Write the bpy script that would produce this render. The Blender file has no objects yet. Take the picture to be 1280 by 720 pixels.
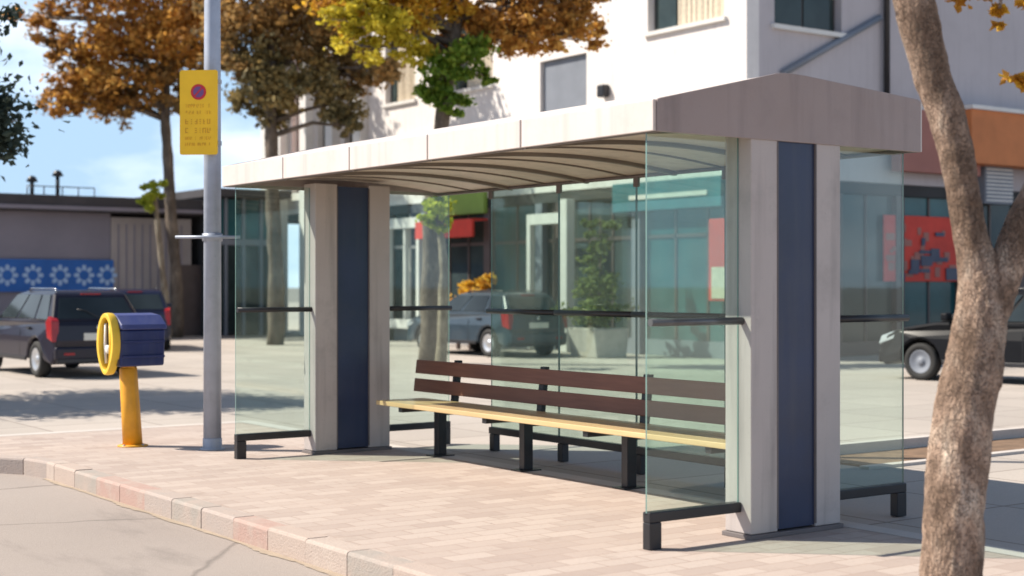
import bpy, bmesh, math, random
from mathutils import Vector, Matrix, noise as mnoise
random.seed(7)
R = math.radians
PI = math.pi
sc = bpy.context.scene
COL = sc.collection

# ------------------------------------------------------------------ camera
CAM = Vector((-6.23, -6.30, 1.50)); YAW = R(35.5); FPX = 1850.0; HOR = 358.0
FW = Vector((math.sin(YAW), math.cos(YAW), 0)); RT = Vector((math.cos(YAW), -math.sin(YAW), 0))
cd = bpy.data.cameras.new('camera'); cam = bpy.data.objects.new('camera', cd); COL.objects.link(cam)
cam.location = CAM; cam.rotation_euler = (PI/2, 0, -YAW)
cd.lens = FPX/1280*36; cd.sensor_width = 36; cd.clip_end = 5000; cd.clip_start = 0.1
cd.shift_y = -(360-HOR)/1280
cd.dof.use_dof = True; cd.dof.focus_distance = 10.5; cd.dof.aperture_fstop = 1.7
sc.camera = cam

def at(px, py, Z):                       # pixel of the photograph at depth Z -> place in the world
    return CAM + FW*Z + RT*((px-640)/FPX*Z) + Vector((0, 0, (HOR-py)/FPX*Z))
def onY(px, py, Y):                      # pixel on the plane Y = const
    d = FW + RT*((px-640)/FPX); t = (Y-CAM.y)/d.y
    return Vector((CAM.x+d.x*t, Y, CAM.z+(HOR-py)/FPX*t))
def onX(px, py, X):
    d = FW + RT*((px-640)/FPX); t = (X-CAM.x)/d.x
    return Vector((X, CAM.y+d.y*t, CAM.z+(HOR-py)/FPX*t))

# ------------------------------------------------------------------ materials
def new_mat(name):
    m = bpy.data.materials.new(name); m.use_nodes = True
    nt = m.node_tree; b = nt.nodes['Principled BSDF']
    return m, nt, b
def N(nt, t, **kw):
    n = nt.nodes.new(t)
    for k, v in kw.items(): setattr(n, k, v)
    return n
def mixcol(nt, fac, a, b):
    mx = N(nt, 'ShaderNodeMix', data_type='RGBA')
    for sock, v in ((mx.inputs[0], fac), (mx.inputs[6], a), (mx.inputs[7], b)):
        if hasattr(v, 'is_output'): nt.links.new(v, sock)
        elif isinstance(v, (int, float)): sock.default_value = v
        else: sock.default_value = (*v, 1)
    return mx.outputs[2]
def ramp(nt, src, stops, interp='LINEAR'):
    r = N(nt, 'ShaderNodeValToRGB'); r.color_ramp.interpolation = interp
    e = r.color_ramp.elements
    while len(e) > 1: e.remove(e[0])
    e[0].position = stops[0][0]; e[0].color = (*stops[0][1], 1)
    for p, c in stops[1:]:
        x = e.new(p); x.color = (*c, 1)
    nt.links.new(src, r.inputs[0]); return r.outputs[0]
def noise(nt, scale, detail=4, coord='Object', rough=.55, stretch=None):
    tc = N(nt, 'ShaderNodeTexCoord'); n = N(nt, 'ShaderNodeTexNoise')
    n.inputs['Scale'].default_value = scale; n.inputs['Detail'].default_value = detail
    n.inputs['Roughness'].default_value = rough
    src = tc.outputs[coord]
    if stretch:
        mp = N(nt, 'ShaderNodeMapping'); mp.inputs['Scale'].default_value = stretch
        nt.links.new(src, mp.inputs[0]); src = mp.outputs[0]
    nt.links.new(src, n.inputs['Vector']); return n.outputs[0]
def bump(nt, b, src, strength=.2, dist=.01):
    bp = N(nt, 'ShaderNodeBump'); bp.inputs['Strength'].default_value = strength; bp.inputs['Distance'].default_value = dist
    nt.links.new(src, bp.inputs['Height']); nt.links.new(bp.outputs[0], b.inputs['Normal'])
def simple(name, col, rough=.6, metal=0, var=.12, scale=3, spec=.5, bmp=0, bscale=60, grime=0, grimecol=None):
    m, nt, b = new_mat(name)
    n = noise(nt, scale, 6)
    lo = tuple(c*(1-var) for c in col); hi = tuple(min(1, c*(1+var)) for c in col)
    c = ramp(nt, n, [(.3, lo), (.7, hi)])
    if grime:                               # rain streaks, smears and speckled dirt
        g = grimecol or tuple(x*.45 for x in col)
        c = mixcol(nt, ramp(nt, noise(nt, 9, 6, stretch=(1, 1, .07)), [(.50, (0, 0, 0)), (.74, (grime,)*3)]), c, g)
        c = mixcol(nt, ramp(nt, noise(nt, 1.7, 7, rough=.7), [(.52, (0, 0, 0)), (.72, (grime*.8,)*3)]), c, g)
        c = mixcol(nt, ramp(nt, noise(nt, 70, 3), [(.66, (0, 0, 0)), (.74, (grime,)*3)]), c, g)
        rr = N(nt, 'ShaderNodeMapRange'); rr.inputs[3].default_value = max(.1, rough-.14); rr.inputs[4].default_value = min(1, rough+.2)
        nt.links.new(noise(nt, 5, 6), rr.inputs[0])
    nt.links.new(c, b.inputs['Base Color'])
    b.inputs['Roughness'].default_value = rough; b.inputs['Metallic'].default_value = metal
    if grime: nt.links.new(rr.outputs[0], b.inputs['Roughness'])
    b.inputs['Specular IOR Level'].default_value = spec
    if bmp: bump(nt, b, noise(nt, bscale, 4), bmp, .01)
    return m

M = {}
M['steel'] = simple('shelter_grey_paint', (.48, .435, .42), .42, 0, .06, 2, grime=.5)
M['white_metal'] = simple('white_fascia_paint', (.68, .615, .58), .45, 0, .04, 1.2, grime=.38, grimecol=(.42, .36, .32))
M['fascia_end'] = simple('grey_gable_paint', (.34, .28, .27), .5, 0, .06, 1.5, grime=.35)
M['navy'] = simple('navy_panel', (.022, .035, .085), .35, 0, .2, 2.5, grime=.35, grimecol=(.07, .075, .10))
M['black'] = simple('black_rail_paint', (.018, .018, .022), .4, 0, .2, 8)
M['grey_rail'] = simple('grey_rail_paint', (.11, .115, .12), .3, .3, .2, 8)
M['ceiling'] = simple('ceiling_panel', (.58, .50, .41), .55, 0, .08, 2, grime=.35)
M['rib'] = simple('ceiling_rib', (.19, .16, .135), .6)
M['seal'] = simple('dark_joint', (.16, .14, .14), .7)
M['pole'] = simple('galvanised_pole', (.36, .40, .48), .45, .2, .1, 6, grime=.45)
M['amber'] = simple('amber_post_paint', (.78, .36, .02), .45, 0, .12, 7, grime=.5)
M['yellow'] = simple('yellow_paint', (.85, .55, .05), .45, 0, .1, 6)
M['signyellow'] = simple('sign_yellow', (.92, .55, .012), .5, 0, .06, 4)
M['signamber'] = simple('sign_amber_print', (.66, .33, .008), .55, 0, .1, 4)
M['red'] = simple('sign_red', (.55, .02, .03), .5, 0, .1)
M['purple'] = simple('sign_blue', (.16, .07, .22), .5, 0, .1)
M['blue'] = simple('bin_blue', (.010, .024, .12), .42, 0, .15, 5, grime=.4, grimecol=(.07, .08, .13))
M['lidblue'] = simple('container_lid', (.05, .065, .21), .45, 0, .12, 4, grime=.4, grimecol=(.13, .14, .24))
M['bannerblue'] = simple('banner_blue', (.02, .12, .42), .7, 0, .12, 2)
M['bannerwhite'] = simple('banner_white', (.36, .50, .72), .7, 0, .06)
M['greywall'] = simple('grey_wall', (.24, .22, .26), .85, 0, .1, .7)
M['lilacwall'] = simple('beige_panel', (.36, .32, .31), .85, 0, .12, 1)
M['darkroof'] = simple('dark_roof_edge', (.05, .045, .05), .7, 0, .2, 1)
M['render'] = simple('cream_render', (.77, .73, .705), .85, 0, .05, .6, bmp=.15, bscale=20, grime=.28, grimecol=(.40, .36, .34))
M['render_shaded'] = simple('shade_toned_render', (.50, .46, .475), .85, 0, .06, .6, bmp=.15, bscale=20, grime=.28, grimecol=(.33, .30, .31))  # building render darkened: the end wall's shade is put into the colour
M['frame'] = simple('white_frame', (.70, .68, .65), .5, 0, .06)
M['darkframe'] = simple('dark_frame', (.09, .065, .06), .5, 0, .15)
M['curtain'] = simple('curtain', (.62, .54, .42), .9, 0, .15, 12)
M['shutter'] = simple('grey_shutter', (.19, .21, .25), .6, 0, .1, 2)
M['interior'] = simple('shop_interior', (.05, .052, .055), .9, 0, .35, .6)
M['orange'] = simple('orange_awning', (.58, .20, .07), .75, 0, .12, 1.5)
M['brownsign'] = simple('brown_fascia', (.36, .15, .12), .7, 0, .15, 1)
M['redsign'] = simple('red_board', (.62, .05, .03), .65, 0, .15, 2)
M['greensign'] = simple('green_board', (.22, .34, .06), .65, 0, .1, 2)
M['teal'] = simple('teal_board', (.03, .15, .18), .5, 0, .25, 2)
M['greenplant'] = simple('green_panel', (.22, .35, .12), .8, 0, .3, 2)
M['rubber'] = simple('tyre_rubber', (.02, .02, .02), .8)
M['alloy'] = simple('alloy_rim', (.55, .57, .60), .35, .7, .06)
M['chrome'] = simple('chrome', (.65, .65, .66), .2, 1, .03)
M['taillight'] = simple('tail_light_red', (.33, .012, .016), .2, 0, .15, 12)
M['headlight'] = simple('headlight_glass', (.6, .62, .65), .15, .3, .05)
M['plate'] = simple('number_plate', (.7, .68, .6), .5)
M['soil'] = simple('brown_soil', (.19, .12, .075), .95, 0, .3, 6, bmp=.4, bscale=30)
M['pot'] = simple('concrete_planter', (.45, .41, .37), .8, 0, .15, 5)

def car_paint(name, col, coat=.35, rough=.32):
    m, nt, b = new_mat(name)
    c = ramp(nt, noise(nt, 2.5, 6), [(.3, tuple(x*.85 for x in col)), (.7, tuple(min(1, x*1.15) for x in col))])
    nt.links.new(c, b.inputs['Base Color']); b.inputs['Roughness'].default_value = rough
    b.inputs['Coat Weight'].default_value = coat; b.inputs['Coat Roughness'].default_value = .08; b.inputs['Specular IOR Level'].default_value = .35 if rough < .5 else .12
    return m
def dark_glass(name, col):
    m, nt, b = new_mat(name)
    c = ramp(nt, noise(nt, .8, 3), [(.3, tuple(x*.6 for x in col)), (.7, tuple(x*1.4 for x in col))])
    nt.links.new(c, b.inputs['Base Color']); b.inputs['Roughness'].default_value = .06
    b.inputs['Specular IOR Level'].default_value = .32
    return m
M['carglass'] = dark_glass('car_glass', (.03, .04, .045))
M['shopglass'] = dark_glass('shop_glass', (.035, .05, .05))
M['tealglass'] = dark_glass('teal_glass', (.03, .10, .11))

def clear_glass(name, tint, edge, d0=.015, d1=.05, dc=(.55, .62, .60)):
    m, nt, b = new_mat(name)
    nt.nodes.remove(b); out = nt.nodes['Material Output']
    tr = N(nt, 'ShaderNodeBsdfTransparent'); tr.inputs[0].default_value = (*tint, 1)
    gl = N(nt, 'ShaderNodeBsdfGlossy'); gl.inputs['Roughness'].default_value = .02
    gl.inputs[0].default_value = (1, 1, 1, 1)
    fr = N(nt, 'ShaderNodeFresnel'); ge = N(nt, 'ShaderNodeNewGeometry')
    io = N(nt, 'ShaderNodeMapRange'); io.inputs[3].default_value = 1.5; io.inputs[4].default_value = 1/1.5
    nt.links.new(ge.outputs['Backfacing'], io.inputs[0]); nt.links.new(io.outputs[0], fr.inputs[0])
    # a film of dust, on the back wall also painted reflection haze: a little diffuse, heavier where the noise is high
    df = N(nt, 'ShaderNodeBsdfDiffuse'); df.inputs[0].default_value = (*dc, 1)
    mx = N(nt, 'ShaderNodeMixShader'); nt.links.new(fr.outputs[0], mx.inputs[0])
    nt.links.new(tr.outputs[0], mx.inputs[1]); nt.links.new(gl.outputs[0], mx.inputs[2])
    mr = N(nt, 'ShaderNodeMapRange'); mr.inputs[1].default_value = .35; mr.inputs[2].default_value = .8
    mr.inputs[3].default_value = d0; mr.inputs[4].default_value = d1
    nt.links.new(noise(nt, 2.2, 6, stretch=(1, 1, .4)), mr.inputs[0])
    m2 = N(nt, 'ShaderNodeMixShader'); nt.links.new(mr.outputs[0], m2.inputs[0])
    nt.links.new(mx.outputs[0], m2.inputs[1]); nt.links.new(df.outputs[0], m2.inputs[2])
    nt.links.new(m2.outputs[0], out.inputs[0])
    return m
M['glass'] = clear_glass('shelter_glass', (.885, .965, .935), None)
M['glass_back'] = clear_glass('back_wall_glass', (.84, .95, .90), None, .06, .20, (.50, .62, .54))  # stronger green film painted in for the milky reflections of these panes
M['glassedge'] = simple('glass_edge_green', (.15, .25, .23), .15, 0, .1, 4)

def wood(name, a, b_, rough, coat=0):
    m, nt, b = new_mat(name)
    n = noise(nt, 3, 8, stretch=(14, .8, 14)); n2 = noise(nt, 1.1, 3)
    c = ramp(nt, n, [(.3, a), (.7, b_)])
    c2 = mixcol(nt, n2, c, tuple(x*.7 for x in a))
    nt.links.new(c2, b.inputs['Base Color']); b.inputs['Roughness'].default_value = rough
    b.inputs['Coat Weight'].default_value = coat; b.inputs['Coat Roughness'].default_value = .25
    bump(nt, b, n, .25, .004); return m
M['seatwood'] = wood('pale_seat_wood', (.72, .50, .24), (.82, .62, .34), .35, .5)
M['backwood'] = wood('dark_back_wood', (.20, .075, .048), (.31, .135, .085), .5)

def bark(name, a, b_, pale, scale):
    m, nt, b = new_mat(name)
    n = noise(nt, scale, 8, stretch=(1, 1, .45)); n2 = noise(nt, scale*.35, 5, stretch=(1, 1, .6)); n3 = noise(nt, scale*5, 4, stretch=(1, 1, .35))
    c = ramp(nt, n, [(.32, a), (.5, b_), (.68, pale)])
    c = mixcol(nt, ramp(nt, n2, [(.42, (0, 0, 0)), (.6, (1, 1, 1))]), c, a)
    nt.links.new(c, b.inputs['Base Color']); b.inputs['Roughness'].default_value = .9
    tc = N(nt, 'ShaderNodeTexCoord'); mp = N(nt, 'ShaderNodeMapping'); mp.inputs['Scale'].default_value = (1, 1, .2)
    wn = N(nt, 'ShaderNodeTexNoise'); wn.inputs['Scale'].default_value = scale*1.2; wn.inputs['Detail'].default_value = 6
    wm = N(nt, 'ShaderNodeMix', data_type='VECTOR'); wm.inputs[0].default_value = .3
    nt.links.new(tc.outputs['Object'], wn.inputs['Vector']); nt.links.new(tc.outputs['Object'], wm.inputs[4]); nt.links.new(wn.outputs['Color'], wm.inputs[5]); nt.links.new(wm.outputs[1], mp.inputs[0])
    vo = N(nt, 'ShaderNodeTexVoronoi', feature='DISTANCE_TO_EDGE'); vo.inputs['Scale'].default_value = scale*4.2; nt.links.new(mp.outputs[0], vo.inputs['Vector'])
    ck = ramp(nt, vo.outputs['Distance'], [(0, (.45, .45, .45)), (.08, (1, 1, 1))])
    c = mixcol(nt, ck, tuple(x*.55 for x in a), c); nt.links.new(c, b.inputs['Base Color'])
    a1 = N(nt, 'ShaderNodeMath', operation='ADD'); nt.links.new(n, a1.inputs[0]); nt.links.new(n3, a1.inputs[1])
    ad = N(nt, 'ShaderNodeMath', operation='MULTIPLY_ADD'); ad.inputs[1].default_value = .5; nt.links.new(ck, ad.inputs[0]); nt.links.new(a1.outputs[0], ad.inputs[2])
    bump(nt, b, ad.outputs[0], .9, .03); return m
M['bark_near'] = bark('plane_tree_bark', (.17, .11, .075), (.42, .295, .22), (.62, .50, .40), 9)
M['bark'] = bark('tree_bark', (.11, .085, .065), (.20, .155, .12), (.31, .25, .195), 4)
M['bark_pale'] = bark('sapling_bark', (.22, .17, .12), (.36, .30, .22), (.48, .41, .32), 6)

def leaves(name, stops, nscale=.55, trans=.5, mixn=.55):
    m, nt, b = new_mat(name)
    g = N(nt, 'ShaderNodeNewGeometry')
    n = noise(nt, nscale, 3)
    mr = N(nt, 'ShaderNodeMapRange'); mr.inputs[1].default_value = .3; mr.inputs[2].default_value = .7
    nt.links.new(n, mr.inputs[0])
    a = N(nt, 'ShaderNodeMath', operation='MULTIPLY'); a.inputs[1].default_value = mixn; nt.links.new(mr.outputs[0], a.inputs[0])
    c = N(nt, 'ShaderNodeMath', operation='MULTIPLY_ADD'); c.inputs[1].default_value = 1-mixn
    nt.links.new(g.outputs['Random Per Island'], c.inputs[0]); nt.links.new(a.outputs[0], c.inputs[2])
    col = ramp(nt, c.outputs[0], stops)
    nt.links.new(col, b.inputs['Base Color']); b.inputs['Roughness'].default_value = .6
    b.inputs['Specular IOR Level'].default_value = .25
    t = N(nt, 'ShaderNodeBsdfTranslucent'); nt.links.new(col, t.inputs[0])
    mx = N(nt, 'ShaderNodeMixShader'); mx.inputs[0].default_value = trans
    nt.links.new(b.outputs[0], mx.inputs[1]); nt.links.new(t.outputs[0], mx.inputs[2])
    nt.links.new(mx.outputs[0], nt.nodes['Material Output'].inputs[0]); return m
M['lf_brown'] = leaves('brown_autumn_leaves', [(.1, (.16, .10, .04)), (.35, (.40, .20, .06)), (.6, (.64, .33, .07)), (.9, (.82, .54, .15))])
M['lf_dull'] = leaves('dull_brown_green_leaves', [(.1, (.13, .11, .055)), (.45, (.32, .21, .085)), (.7, (.52, .30, .10)), (.95, (.72, .45, .13))])
M['lf_dkgreen'] = leaves('dark_green_leaves', [(.1, (.022, .034, .03)), (.5, (.045, .065, .05)), (.9, (.10, .12, .08))], .8, .35)
M['lf_drab'] = leaves('drab_green_brown_leaves', [(.1, (.10, .095, .05)), (.45, (.24, .20, .095)), (.75, (.40, .30, .12)), (.95, (.56, .38, .13))], .8, .4)
M['lf_orange'] = leaves('orange_yellow_leaves', [(.1, (.28, .14, .03)), (.35, (.56, .28, .04)), (.6, (.76, .48, .05)), (.9, (.86, .70, .13))])
M['lf_green'] = leaves('green_leaves', [(.1, (.07, .13, .02)), (.5, (.18, .30, .04)), (.9, (.42, .50, .07))])
M['lf_yellow'] = leaves('yellow_green_leaves', [(.1, (.22, .20, .03)), (.4, (.52, .44, .04)), (.7, (.78, .64, .07)), (.95, (.88, .76, .16))])
M['lf_olive'] = leaves('olive_green_leaves', [(.1, (.09, .12, .035)), (.5, (.20, .25, .08)), (.9, (.40, .44, .17))])
M['lf_lime'] = leaves('lime_leaves', [(.1, (.22, .30, .03)), (.5, (.42, .48, .05)), (.9, (.62, .62, .10))], 1.5)

def pavers():
    m, nt, b = new_mat('pink_pavers')
    tc = N(nt, 'ShaderNodeTexCoord'); mp = N(nt, 'ShaderNodeMapping'); mp.inputs['Rotation'].default_value = (0, 0, 0)
    nt.links.new(tc.outputs['Object'], mp.inputs[0])
    br = N(nt, 'ShaderNodeTexBrick'); br.inputs['Scale'].default_value = 1
    br.inputs['Brick Width'].default_value = .30; br.inputs['Row Height'].default_value = .15
    br.inputs['Mortar Size'].default_value = .007; br.inputs['Mortar Smooth'].default_value = .3; br.inputs['Bias'].default_value = 0
    br.inputs['Color1'].default_value = (.37, .295, .26, 1); br.inputs['Color2'].default_value = (.48, .405, .36, 1)
    br.inputs['Mortar'].default_value = (.36, .275, .235, 1)
    nt.links.new(mp.outputs[0], br.inputs['Vector'])
    n = noise(nt, .9, 6); n2 = noise(nt, 35, 5)
    c = mixcol(nt, ramp(nt, n, [(.35, (0, 0, 0)), (.75, (.45, .45, .45))]), br.outputs[0], (.50, .405, .35))
    c = mixcol(nt, ramp(nt, n2, [(.5, (0, 0, 0)), (.75, (.35, .35, .35))]), c, (.34, .265, .225))
    n4 = noise(nt, 2.3, 8, rough=.7); c = mixcol(nt, ramp(nt, n4, [(.56, (0, 0, 0)), (.70, (.55, .55, .55))]), c, (.30, .235, .20))
    n5 = noise(nt, 14, 2); c = mixcol(nt, ramp(nt, n5, [(.74, (0, 0, 0)), (.765, (.7, .7, .7))]), c, (.17, .14, .125))
    nt.links.new(c, b.inputs['Base Color']); b.inputs['Roughness'].default_value = .85
    mu = N(nt, 'ShaderNodeMath', operation='MULTIPLY_ADD'); mu.inputs[1].default_value = -1
    nt.links.new(br.outputs['Fac'], mu.inputs[0])
    k = N(nt, 'ShaderNodeMath', operation='MULTIPLY'); k.inputs[1].default_value = .3; nt.links.new(n2, k.inputs[0]); nt.links.new(k.outputs[0], mu.inputs[2])
    bump(nt, b, mu.outputs[0], .5, .006); return m
M['pavers'] = pavers()
def ground(name, a, b_, stain, scale=.5, grain=90, bs=.4, joints=None, cracks=False):
    m, nt, b = new_mat(name)
    n = noise(nt, scale, 7); n2 = noise(nt, grain, 3); n3 = noise(nt, scale*.25, 4, stretch=(1, .35, 1))
    c = ramp(nt, n, [(.3, a), (.7, b_)])
    c = mixcol(nt, ramp(nt, n3, [(.5, (0, 0, 0)), (.7, (.6, .6, .6))]), c, stain)
    c = mixcol(nt, ramp(nt, n2, [(.45, (0, 0, 0)), (.8, (.4, .4, .4))]), c, tuple(x*.6 for x in a))
    if joints:
        tc = N(nt, 'ShaderNodeTexCoord'); br = N(nt, 'ShaderNodeTexBrick'); br.inputs['Scale'].default_value = 1
        br.offset = 0; br.inputs['Brick Width'].default_value = joints; br.inputs['Row Height'].default_value = joints
        br.inputs['Mortar Size'].default_value = .012; br.inputs['Color1'].default_value = (1, 1, 1, 1); br.inputs['Color2'].default_value = (.86, .86, .86, 1)
        br.inputs['Mortar'].default_value = (.55, .52, .5, 1); nt.links.new(tc.outputs['Object'], br.inputs['Vector'])
        mm = N(nt, 'ShaderNodeMix', data_type='RGBA', blend_type='MULTIPLY'); mm.inputs[0].default_value = 1
        nt.links.new(c, mm.inputs[6]); nt.links.new(br.outputs[0], mm.inputs[7]); c = mm.outputs[2]
    if cracks:
        tc = N(nt, 'ShaderNodeTexCoord'); vo = N(nt, 'ShaderNodeTexVoronoi', feature='DISTANCE_TO_EDGE'); vo.inputs['Scale'].default_value = .55
        wv = N(nt, 'ShaderNodeMix', data_type='VECTOR'); wv.inputs[0].default_value = .22
        nn = N(nt, 'ShaderNodeTexNoise'); nn.inputs['Scale'].default_value = 1.6; nn.inputs['Detail'].default_value = 8; nt.links.new(tc.outputs['Object'], nn.inputs['Vector'])
        nt.links.new(tc.outputs['Object'], wv.inputs[4]); nt.links.new(nn.outputs['Color'], wv.inputs[5]); nt.links.new(wv.outputs[1], vo.inputs['Vector'])
        c = mixcol(nt, ramp(nt, vo.outputs['Distance'], [(.0, (.55, .55, .55)), (.012, (0, 0, 0))]), c, tuple(x*.3 for x in a))
        c = mixcol(nt, ramp(nt, noise(nt, 1.3, 6, stretch=(1, .3, 1), rough=.65), [(.58, (0, 0, 0)), (.72, (.6, .6, .6))]), c, tuple(x*.55 for x in a))
        c = mixcol(nt, ramp(nt, noise(nt, 260, 2), [(.60, (0, 0, 0)), (.7, (.55, .55, .55))]), c, tuple(min(1, x*1.5) for x in b_))
    nt.links.new(c, b.inputs['Base Color']); b.inputs['Roughness'].default_value = .9
    bump(nt, b, n2, bs, .008); return m
M['road'] = ground('worn_asphalt', (.30, .255, .23), (.36, .31, .28), (.40, .335, .285), .45, 110, .5, None, True)
M['forecourt'] = ground('pale_concrete', (.42, .37, .33), (.49, .435, .39), (.54, .48, .42), .4, 80, .3, 1.2, False)
M['sand'] = ground('gutter_sand', (.35, .28, .215), (.42, .34, .26), (.32, .26, .20), 5, 120, .5)
M['edge'] = ground('pale_edging', (.50, .46, .43), (.58, .53, .49), (.6, .5, .42), 2, 80, .3)
M['base'] = ground('far_asphalt', (.20, .18, .17), (.26, .24, .22), (.28, .25, .22), .1, 30, .3)
def kerbmat():
    m, nt, b = new_mat('kerb_stone')
    g = N(nt, 'ShaderNodeNewGeometry')
    c = ramp(nt, g.outputs['Random Per Island'], [(0, (.40, .34, .31)), (.22, (.43, .28, .24)), (.4, (.46, .37, .32)), (.55, (.34, .31, .28)), (.72, (.45, .32, .27)), (.85, (.48, .40, .35))], 'CONSTANT')
    n = noise(nt, 6, 7); n2 = noise(nt, 70, 4)
    c = mixcol(nt, ramp(nt, n, [(.40, (.15, .15, .15)), (.66, (.85, .85, .85))]), c, (.44, .355, .31))
    c = mixcol(nt, ramp(nt, n2, [(.5, (0, 0, 0)), (.8, (.4, .4, .4))]), c, (.26, .2, .17))
    nt.links.new(c, b.inputs['Base Color']); b.inputs['Roughness'].default_value = .9
    bump(nt, b, n2, .6, .01); return m
M['kerb'] = kerbmat()

# ------------------------------------------------------------------ mesh helpers
def new(): return bmesh.new()
def box(bm, lo, hi, mi=0):
    (x0, y0, z0), (x1, y1, z1) = lo, hi
    v = [bm.verts.new(p) for p in ((x0,y0,z0),(x1,y0,z0),(x1,y1,z0),(x0,y1,z0),(x0,y0,z1),(x1,y0,z1),(x1,y1,z1),(x0,y1,z1))]
    for f in ((3,2,1,0),(4,5,6,7),(0,1,5,4),(1,2,6,5),(2,3,7,6),(3,0,4,7)):
        bm.faces.new([v[i] for i in f]).material_index = mi
    return bm
def prism(bm, poly, a, b, axis='z', mi=0):
    def P(p, t):
        return {'z': (p[0], p[1], t), 'y': (p[0], t, p[1]), 'x': (t, p[0], p[1])}[axis]
    A = [bm.verts.new(P(p, a)) for p in poly]; B = [bm.verts.new(P(p, b)) for p in poly]
    n = len(poly)
    fs = [bm.faces.new(A), bm.faces.new(B)]
    for i in range(n): fs.append(bm.faces.new((A[i], A[(i+1) % n], B[(i+1) % n], B[i])))
    for f in fs: f.material_index = mi
    bmesh.ops.recalc_face_normals(bm, faces=fs); return bm
def tube(bm, pts, rad, seg=12, cap=True, jit=0):
    pts = [Vector(p) for p in pts]
    if not hasattr(rad, '__len__'): rad = [rad]*len(pts)
    prev = None; up = Vector((0.13, .21, 1)).normalized()
    rings = []
    ref = None
    for i, p in enumerate(pts):
        d = (pts[min(i+1, len(pts)-1)] - pts[max(i-1, 0)]).normalized()
        if ref is None:
            ref = Vector((1, 0, 0)) if abs(d.x) < .8 else Vector((0, 1, 0))
        x = (ref - d*ref.dot(d)).normalized(); y = d.cross(x); ref = x
        ring = []
        for k in range(seg):
            a = 2*PI*k/seg; r = rad[i]
            q = p + (x*math.cos(a)+y*math.sin(a))*r
            if jit: q += (x*math.cos(a)+y*math.sin(a))*r*jit*mnoise.noise(q*3.1+Vector((7, 3, 1)))
            ring.append(bm.verts.new(q))
        rings.append(ring)
    for i in range(len(rings)-1):
        for k in range(seg):
            f = bm.faces.new((rings[i][k], rings[i][(k+1) % seg], rings[i+1][(k+1) % seg], rings[i+1][k])); f.smooth = True
    if cap:
        bm.faces.new(rings[0][::-1]); bm.faces.new(rings[-1])
    return bm
def lathe(bm, prof, seg=24, M4=None, smooth=True):          # prof: (r, z) pairs round z
    rings = []
    for r, z in prof:
        rings.append([bm.verts.new((M4 @ Vector((r*math.cos(2*PI*k/seg), r*math.sin(2*PI*k/seg), z))) if M4 else (r*math.cos(2*PI*k/seg), r*math.sin(2*PI*k/seg), z)) for k in range(seg)])
    for i in range(len(rings)-1):
        for k in range(seg):
            f = bm.faces.new((rings[i][k], rings[i][(k+1) % seg], rings[i+1][(k+1) % seg], rings[i+1][k])); f.smooth = smooth
    if prof[0][0] > 1e-4: bm.faces.new(rings[0][::-1])
    if prof[-1][0] > 1e-4: bm.faces.new(rings[-1])
    return bm
def obj(name, bm, mats, parent=None, bevel=0, loc=None, seg=2):
    me = bpy.data.meshes.new(name); bm.normal_update(); bm.to_mesh(me); bm.free()
    for m in (mats if isinstance(mats, (list, tuple)) else [mats]): me.materials.append(M[m] if isinstance(m, str) else m)
    o = bpy.data.objects.new(name, me); COL.objects.link(o)
    if parent: o.parent = parent
    if loc is not None: o.location = loc
    if bevel:
        md = o.modifiers.new('bevel', 'BEVEL'); md.width = bevel; md.segments = seg; md.limit_method = 'ANGLE'; md.angle_limit = R(35)
        md.harden_normals = False
    return o
def thing(name, label, cat, loc=(0, 0, 0), rz=0, group=None):
    o = bpy.data.objects.new(name, None); COL.objects.link(o); o.location = loc; o.rotation_euler = (0, 0, rz)
    o.empty_display_size = .2
    return tag(o, label, cat, group)
def tag(o, label, cat, group=None):
    o['label'] = label; o['category'] = cat
    if group: o['group'] = group
    return o
def struct(name, bm, m, kind='structure'):
    o = obj(name, bm, m); o['kind'] = kind; return o
def copy_thing(t, loc, rz=None, label=None):
    c = t.copy(); COL.objects.link(c); c.location = loc
    if rz is not None: c.rotation_euler = (0, 0, rz)
    if label: c['label'] = label
    def rec(a, b):
        for ch in [o for o in bpy.data.objects if o.parent == a]:
            d = ch.copy(); COL.objects.link(d); d.parent = b; rec(ch, d)
    rec(t, c); return c

# ------------------------------------------------------------------ ground, road, kerb
KX = -2.16; KY = 7.2; KR = 1.0
def arc(off):           # concave corner of the lay-by, off = towards the pavement
    cx, cy = KX-KR, KY-KR
    return [(cx+(KR+off)*math.cos(a), cy+(KR+off)*math.sin(a)) for a in [i/10*PI/2 for i in range(11)]]
def sheet(poly, z, name, m):
    bm = new(); vs = [bm.verts.new((x, y, z)) for x, y in poly]; f = bm.faces.new(vs)
    if f.normal.z < 0 or (bm.normal_update() or f.normal.z < 0): f.normal_flip()
    bmesh.ops.triangulate(bm, faces=[f]); return struct(name, bm, m)
sheet([(-1500, -1500), (1500, -1500), (1500, 1500), (-1500, 1500)], -.15, 'ground', 'base')
sheet([(-60, -60), (KX+.08, -60), (KX+.08, KY-KR), *[(x, y) for x, y in arc(.08)[1:]], (-60, KY+.08)], -.13, 'road', 'road')
sheet([(KX+.1, -40), (60, -40), (60, 120), (-60, 120), (-60, KY+.1)] + arc(.1)[::-1], -.005, 'forecourt', 'forecourt')
sheet([(KX+.16, -40), (.82, -40), (.82, 8.7), (-60, 8.7), (-60, KY+.16)] + arc(.16)[::-1], 0, 'pavement', 'pavers')
sheet([(.825, -40), (1.0, -40), (1.0, 8.88), (-60, 8.88), (-60, 8.705), (.825, 8.705)], .001, 'pavement_edging', 'edge')
bm = new()
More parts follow.
